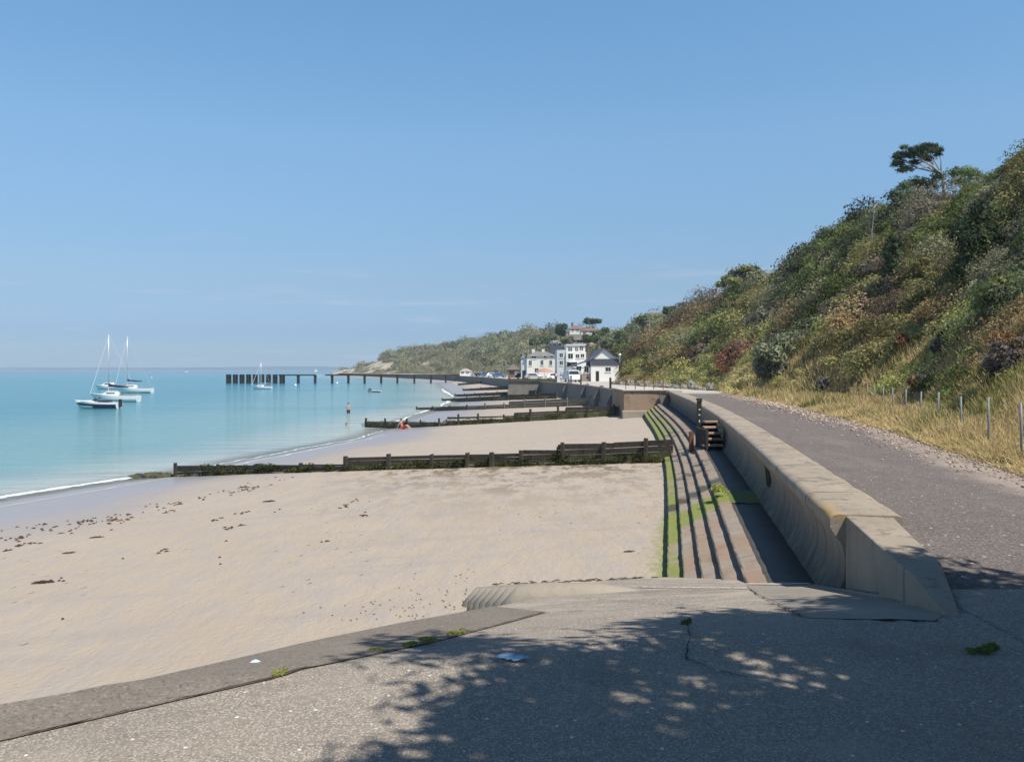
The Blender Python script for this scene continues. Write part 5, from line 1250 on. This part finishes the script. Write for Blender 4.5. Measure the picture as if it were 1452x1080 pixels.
for px in (757, 771):
    mb = MB(); mb.box(ex_(px)-.35, ex_(px)+.35, 3.4, 4.2, ez(500), ez(494.5)); mb.build('chimney', M['cream_wall'], rf)
for px, py, w, h in ((752, 518.5, .8, 1.35), (768.5, 518, .8, 1.35), (757, 508.5, 1.3, .8), (773, 508, .8, .8), (782, 507.5, .7, .8), (781, 518, .8, 1.3), (761, 529, 1.0, 1.3)):
    window(t, ex_(px), ez(py), w, h, 0)
mb = MB(); mb.box(ex_(743)-.4, ex_(743)+.4, .55, .597, .1, 2.1); mb.build('door', M['paint_dark'], t)
# kiosk
Yd = 235.; g0 = float(promz(Yd)); t = thing('kiosk', 'small brick kiosk with a brown pyramid roof left of the cream house', 'kiosk', ((728-CX)*Yd/F, Yd, g0))
mb = MB(); mb.box(-1.6, 1.6, 0, 3, -.5, 2.3); mb.build('wall', M['brick'], t); hip(t, -1.6, 1.6, 0, 3, 2.303, 3.9, 'brown_tile', 2.6)
mb = MB(); mb.box(-1.1, .2, -.05, -.004, 1.0, 1.9); mb.build('hatch', M['paint_dark'], t); window(t, .9, 1.0, .8, .8, 0)
# hillside villas
def villa(label, px0, px1, pyb, pye, pyr, Yd, wallm, roofm, wins, name='villa', chim=None):
    x0 = (px0-CX)*Yd/F; x1 = (px1-CX)*Yd/F; z = lambda py: EYE-(py-HY)*Yd/F
    t = thing(name, label, 'house', (x0, Yd, z(pyb))); zb = z(pyb); W = x1-x0; dp = min(9, W)
    mb = MB(); mb.box(0, W, 0, dp, -5, z(pye)-zb); mb.build('wall', M[wallm], t)
    rf = hip(t, 0, W, 0, dp, z(pye)-zb+.003, z(pyr)-zb, roofm)
    for px, py, w, h in wins: window(t, (px-px0)*Yd/F, z(py)-zb, w, h, 0)
    if chim: mb = MB(); cx_ = (chim-px0)*Yd/F; mb.box(cx_-.4, cx_+.4, dp/2-.4, dp/2+.4, z(pye)-zb+.5, z(pyr)-zb+1.2); mb.build('chimney', M['brick'], rf)
    return t
villa('large hillside villa with a brown hipped roof and bay windows above the modern house', 800, 836, 492, 482, 473, 262, 'brick', 'brown_tile', [(803, 487, 1.6, 1.4), (812, 487, 1.6, 1.4), (822, 487, 1.8, 1.4), (831, 487, 1.4, 1.4)], chim=830)
villa('red roofed house on the skyline, left of the umbrella pine', 808, 824, 470, 466.5, 461, 335, 'white_wall', 'red_tile', [(812, 469.5, 1, .8), (819, 469.5, 1, .8)], chim=812)
villa('long red roofed house under the umbrella pine', 824, 850, 472, 469, 464.5, 320, 'cream_wall', 'red_tile', [(830, 472, 1.2, .7), (838, 472, 1.2, .7), (845, 472, 1.2, .7)])
villa('low grey roofed house on the slope left of the hillside villa', 780, 796, 490, 486.5, 482, 290, 'slate', 'grey_tile', [(783, 488, 1, 1), (790, 488, 1, 1)])
# beach hut / cafe at the far end
villa('pale low beach cafe with a wide roof beside the landward end of the pier', 652, 668, 530.5, 526.5, 522.5, 345, 'white_wall', 'pale_bark', [(656, 529.5, 1.2, .8), (663, 529.5, 1.2, .8)], 'beach_cafe')
# poles
for i, (px, py0, py1, Yd, lb) in enumerate([(921, 452, 500, 150, 'tall pale telegraph pole on the slope above the boulders'), (749, 477, 497, 300, 'pale telegraph pole on the slope above the cream house'), (713, 514, 534, 250, 'lamp post left of the kiosk on the far promenade'), (717, 512, 534, 240, 'taller lamp post next to the kiosk'), (708, 516, 534, 270, 'lamp post farthest left on the far promenade')]):
    a = P(px, py1, Yd); b = P(px, py0, Yd); t = thing('utility_pole', lb, 'pole', a, 0, 'pale poles'); hh = (b-a).z
    mb = MB(); mb.tube([(0, 0, -1.5), (0, 0, hh)], [.13, .09], 7); mb.build('shaft', M['pale_bark' if i < 2 else 'galv'], t)
    mb = MB()
    if i < 2: mb.box(-.7, .7, -.05, .05, hh-.5, hh-.35)
    else: mb.tube([(0, 0, hh-.1), (.5, 0, hh), (.8, 0, hh-.05)], [.06, .06, .12], 6)
    mb.build('crossarm' if i < 2 else 'lamp_head', M['galv'], t)
# white globe on the slope
mb = MB(); p = P(879, 503, 150); mb.ball((0, 0, 0), .26, 0, 14); mb.tube([(0, 0, -1.6), (0, 0, -.2)], .05, 8)
o = mb.build('globe_lamp', M['gelcoat'], smooth=True); o.location = p; tag(o, 'white globe on a short stem right of the gabled building', 'lamp')

# cars ---------------------------------------------------------------
def car(paint, L=4.2, Wd=1.7, H=1.45, van=False):
    t = thing('parked_van' if van else 'parked_car', 'car', 'van' if van else 'car')
    if van: prof = [(-L/2, .35), (-L/2, H-.1), (-L/2+.1, H), (L*.22, H), (L*.34, H*.62), (L/2-.05, H*.52), (L/2, .4)]
    else: prof = [(-L/2, .35), (-L/2-.02, .75), (-L/2+.15, .92), (-L*.30, H), (L*.08, H), (L*.24, .95), (L/2-.15, .80), (L/2, .62), (L/2, .32)]
    mb = MB(); n = len(prof); vs = []
    for y, q in ((-Wd/2, 1), (-Wd/2, .0), (Wd/2, 0), (Wd/2, 1)):
        pass
    def sec(y, top): return [(x, y*(1-.14*max(0, (z-.85))/(H-.85)) if z > .85 else y, z) for x, z in prof]
    mb.add(sec(-Wd/2, 0)+sec(Wd/2, 0), [tuple(range(n)), tuple(range(2*n-1, n-1, -1))]+[(i, i+n, (i+1) % n+n, (i+1) % n) for i in range(n)])
    mb.build('body', M[paint], t, bevel=.06)
    mb = MB(); s_ = .93
    if van: gp = [(L*.02, H*.62), (L*.02, H*.9), (L*.19, H*.9), (L*.29, H*.62)]
    else: gp = [(-L*.36, .93), (-L*.27, H-.08), (L*.07, H-.08), (L*.19, .95)]
    for sg in (-1, 1):
        vv = [(x, sg*(Wd/2*(1-.14*max(0, z-.85)/(H-.85))+.006), z) for x, z in gp]; mb.add(vv, [(0, 1, 2, 3)])
    xa, xb = (L*.24, L*.335) if van else (L*.09, L*.235)
    za, zb_ = (H*.95, H*.65) if van else (H-.05, .97)
    mb.add([(xa+.015, -Wd*.4, za), (xa+.015, Wd*.4, za), (xb+.015, Wd*.45, zb_), (xb+.015, -Wd*.45, zb_)], [(0, 1, 2, 3)])
    if not van: mb.add([(-L*.31-.02, -Wd*.4, H-.07), (-L*.31-.02, Wd*.4, H-.07), (-L*.43-.02, Wd*.44, .96), (-L*.43-.02, -Wd*.44, .96)], [(0, 1, 2, 3)])
    mb.build('windows', M['glass'], t)
    for sx in (-.31, .31):
        for sg in (-1, 1):
            mb = MB(); mb.tube([(sx*L, sg*(Wd/2-.17), .32), (sx*L, sg*(Wd/2+.02), .32)], .32, 14); w = mb.build('wheel', M['rubber'], t)
            mb = MB(); mb.tube([(sx*L, sg*(Wd/2+.021), .32), (sx*L, sg*(Wd/2+.03), .32)], .18, 12); mb.build('rim', M['alu'], w)
    for sg in (-1, 1):
        mb = MB(); mb.box(L/2-.06, L/2+.012, sg*Wd*.36-.14, sg*Wd*.36+.14, .58, .72); mb.build('headlight', M['gelcoat'], t)
        mb = MB(); mb.box(-L/2-.03, -L/2+.05, sg*Wd*.38-.1, sg*Wd*.38+.1, .68, .84); mb.build('tail_light', M['paint_red'], t)
    return t
protos = {}
def place_car(paint, px, Yd, rz, label, van=False, group='cars parked along the promenade', L=4.2, H=1.45):
    key = (paint, van, L)
    t = car(paint, L, 1.75 if not van else 1.9, H, van) if key not in protos else copy_tree(protos[key]); protos.setdefault(key, t)
    t.location = ((px-CX)*Yd/F, Yd, float(promz(Yd))+.01); t.rotation_euler = (0, 0, rz); t['label'] = label
    if group: t['group'] = group
    elif 'group' in t: del t['group']
place_car('paint_white', 811.5, 143, -1.45, 'white van facing the viewer on the promenade before the gabled building', True, None, 4.9, 2.0)
cs = [('paint_silver', 757, 196, 0.1, 'silver car parked in front of the cream house, left of the coral parasol'), ('paint_white', 787, 192, .2, 'white car parked between the coral parasol and the walkers'),
      ('paint_dark', 742, 215, .1, 'dark car parked at the blue side of the cream house'), ('paint_white', 699, 262, .2, 'white car farthest right in the row left of the kiosk'), ('paint_blue', 690, 275, .1, 'blue car parked in the row left of the kiosk'),
      ('paint_dark', 682, 288, .3, 'dark car parked in the row left of the kiosk'), ('paint_silver', 675, 298, .1, 'silver car at the left end of the row beyond the kiosk'), ('paint_blue', 708, 250, .2, 'blue car parked next to the lamp posts by the kiosk')]
for c in cs: place_car(*c)
Yd = 178.; t = thing('parasol', 'wide coral parasol open over the terrace in front of the cream house', 'parasol', ((772-CX)*Yd/F, Yd, float(promz(Yd))))
mb = MB(); n = 12
vs = [(0, 0, 2.6)]+[(2.0*math.cos(2*math.pi*i/n), 2.0*math.sin(2*math.pi*i/n), 1.75) for i in range(n)]+[(1.1*math.cos(2*math.pi*i/n), 1.1*math.sin(2*math.pi*i/n), 2.33) for i in range(n)]
fs = [(0, 1+n+i, 1+n+(i+1) % n) for i in range(n)]+[(1+n+i, 1+i, 1+(i+1) % n, 1+n+(i+1) % n) for i in range(n)]
mb.add(vs, fs); o = mb.build('canopy', M['coral'], t); o.modifiers.new('s', 'SOLIDIFY').thickness = .03
mb = MB(); mb.tube([(0, 0, 0), (0, 0, 2.6)], .04, 8); mb.build('pole', M['alu'], t)

# ------------------------------------------------------------------ haze, sky, sun, camera
n_ = bpy.data.materials.new('haze'); n_.use_nodes = True; nt = n_.node_tree; nt.nodes.clear()
out = nt.nodes.new('ShaderNodeOutputMaterial'); pv_ = nt.nodes.new('ShaderNodeVolumePrincipled')
pv_.inputs['Color'].default_value = (.70, .86, 1.0, 1); pv_.inputs['Density'].default_value = HAZE = .0002; pv_.inputs['Anisotropy'].default_value = 0.0
nt.links.new(pv_.outputs[0], out.inputs['Volume'])
mb = MB(); mb.box(-7600, 5600, -200, 7600, -9, 60); o = mb.build('haze', n_); o['kind'] = 'stuff'; o['label'] = 'thin sea haze in the air over the whole bay'; o['category'] = 'haze'

sv = Vector((.38, -.37, .85)).normalized()
w = bpy.data.worlds.new('World'); S.world = w; w.use_nodes = True; nt = w.node_tree
bg = nt.nodes['Background']; sky = nt.nodes.new('ShaderNodeTexSky'); sky.sky_type = 'NISHITA'; sky.sun_disc = False
sky.sun_elevation = math.asin(sv.z); sky.sun_rotation = math.atan2(sv.x, sv.y); sky.altitude = 0; sky.air_density = 1.0; sky.dust_density = .3; sky.ozone_density = 1.6
tc = nt.nodes.new('ShaderNodeTexCoord'); sx = nt.nodes.new('ShaderNodeSeparateXYZ'); nt.links.new(tc.outputs['Generated'], sx.inputs[0])
rp = nt.nodes.new('ShaderNodeValToRGB'); nt.links.new(sx.outputs[2], rp.inputs[0]); cr = rp.color_ramp
cr.elements[0].position = 0; cr.elements[0].color = (.39, .56, .90, 1); cr.elements[1].position = .75; cr.elements[1].color = (.42, .58, .72, 1)
for ps, c3 in ((.04, (.39, .53, .86)), (.10, (.60, .69, .83)), (.26, (.94, 1.14, 1.19)), (.40, (.95, 1.30, 1.36))):
    e = cr.elements.new(ps); e.color = (*c3, 1)
# faint low wisps of cloud
nz = nt.nodes.new('ShaderNodeTexNoise'); mp = nt.nodes.new('ShaderNodeMapping'); mp.inputs['Scale'].default_value = (5, 5, 60)
nt.links.new(tc.outputs['Generated'], mp.inputs[0]); nt.links.new(mp.outputs[0], nz.inputs['Vector']); nz.inputs['Scale'].default_value = 1.6; nz.inputs['Detail'].default_value = 5
m1 = nt.nodes.new('ShaderNodeMapRange'); m1.interpolation_type = 'SMOOTHSTEP'; nt.links.new(nz.outputs['Fac'], m1.inputs[0]); m1.inputs[1].default_value = .56; m1.inputs[2].default_value = .74; m1.inputs[3].default_value = 0; m1.inputs[4].default_value = .5
m2 = nt.nodes.new('ShaderNodeMapRange'); nt.links.new(sx.outputs[2], m2.inputs[0]); m2.inputs[1].default_value = .16; m2.inputs[2].default_value = .06; m2.inputs[3].default_value = 0; m2.inputs[4].default_value = 1
mm = nt.nodes.new('ShaderNodeMath'); mm.operation = 'MULTIPLY'; nt.links.new(m1.outputs[0], mm.inputs[0]); nt.links.new(m2.outputs[0], mm.inputs[1])
mu = nt.nodes.new('ShaderNodeMix'); mu.data_type = 'RGBA'; mu.blend_type = 'MULTIPLY'; mu.inputs[0].default_value = 1
nt.links.new(sky.outputs[0], mu.inputs[6]); nt.links.new(rp.outputs[0], mu.inputs[7]); mc = nt.nodes.new('ShaderNodeMix'); mc.data_type = 'RGBA'; nt.links.new(mm.outputs[0], mc.inputs[0]); nt.links.new(mu.outputs[2], mc.inputs[6]); mc.inputs[7].default_value = (4.2, 4.9, 5.9, 1); nt.links.new(mc.outputs[2], bg.inputs[0]); bg.inputs[1].default_value = .10
L_ = bpy.data.lights.new('sun', 'SUN'); L_.energy = 4.7; L_.angle = R(.53); L_.color = (1, .95, .87)
so = bpy.data.objects.new('sun', L_); link(so); so.rotation_euler = sv.to_track_quat('Z', 'Y').to_euler(); so.location = (10, -10, 30)
cam = bpy.data.cameras.new('camera'); co = bpy.data.objects.new('camera', cam); link(co)
cam.sensor_width = 36; cam.lens = F/1452*36; cam.shift_y = -(540-HY)/1452; cam.clip_start = .1; cam.clip_end = 20000
co.location = (0, 0, EYE); co.rotation_euler = (R(90), 0, 0); S.camera = co
S.render.engine = 'CYCLES'
S.view_settings.view_transform = 'Standard'; S.view_settings.look = 'None'; S.view_settings.exposure = 0.35; S.view_settings.gamma = 1
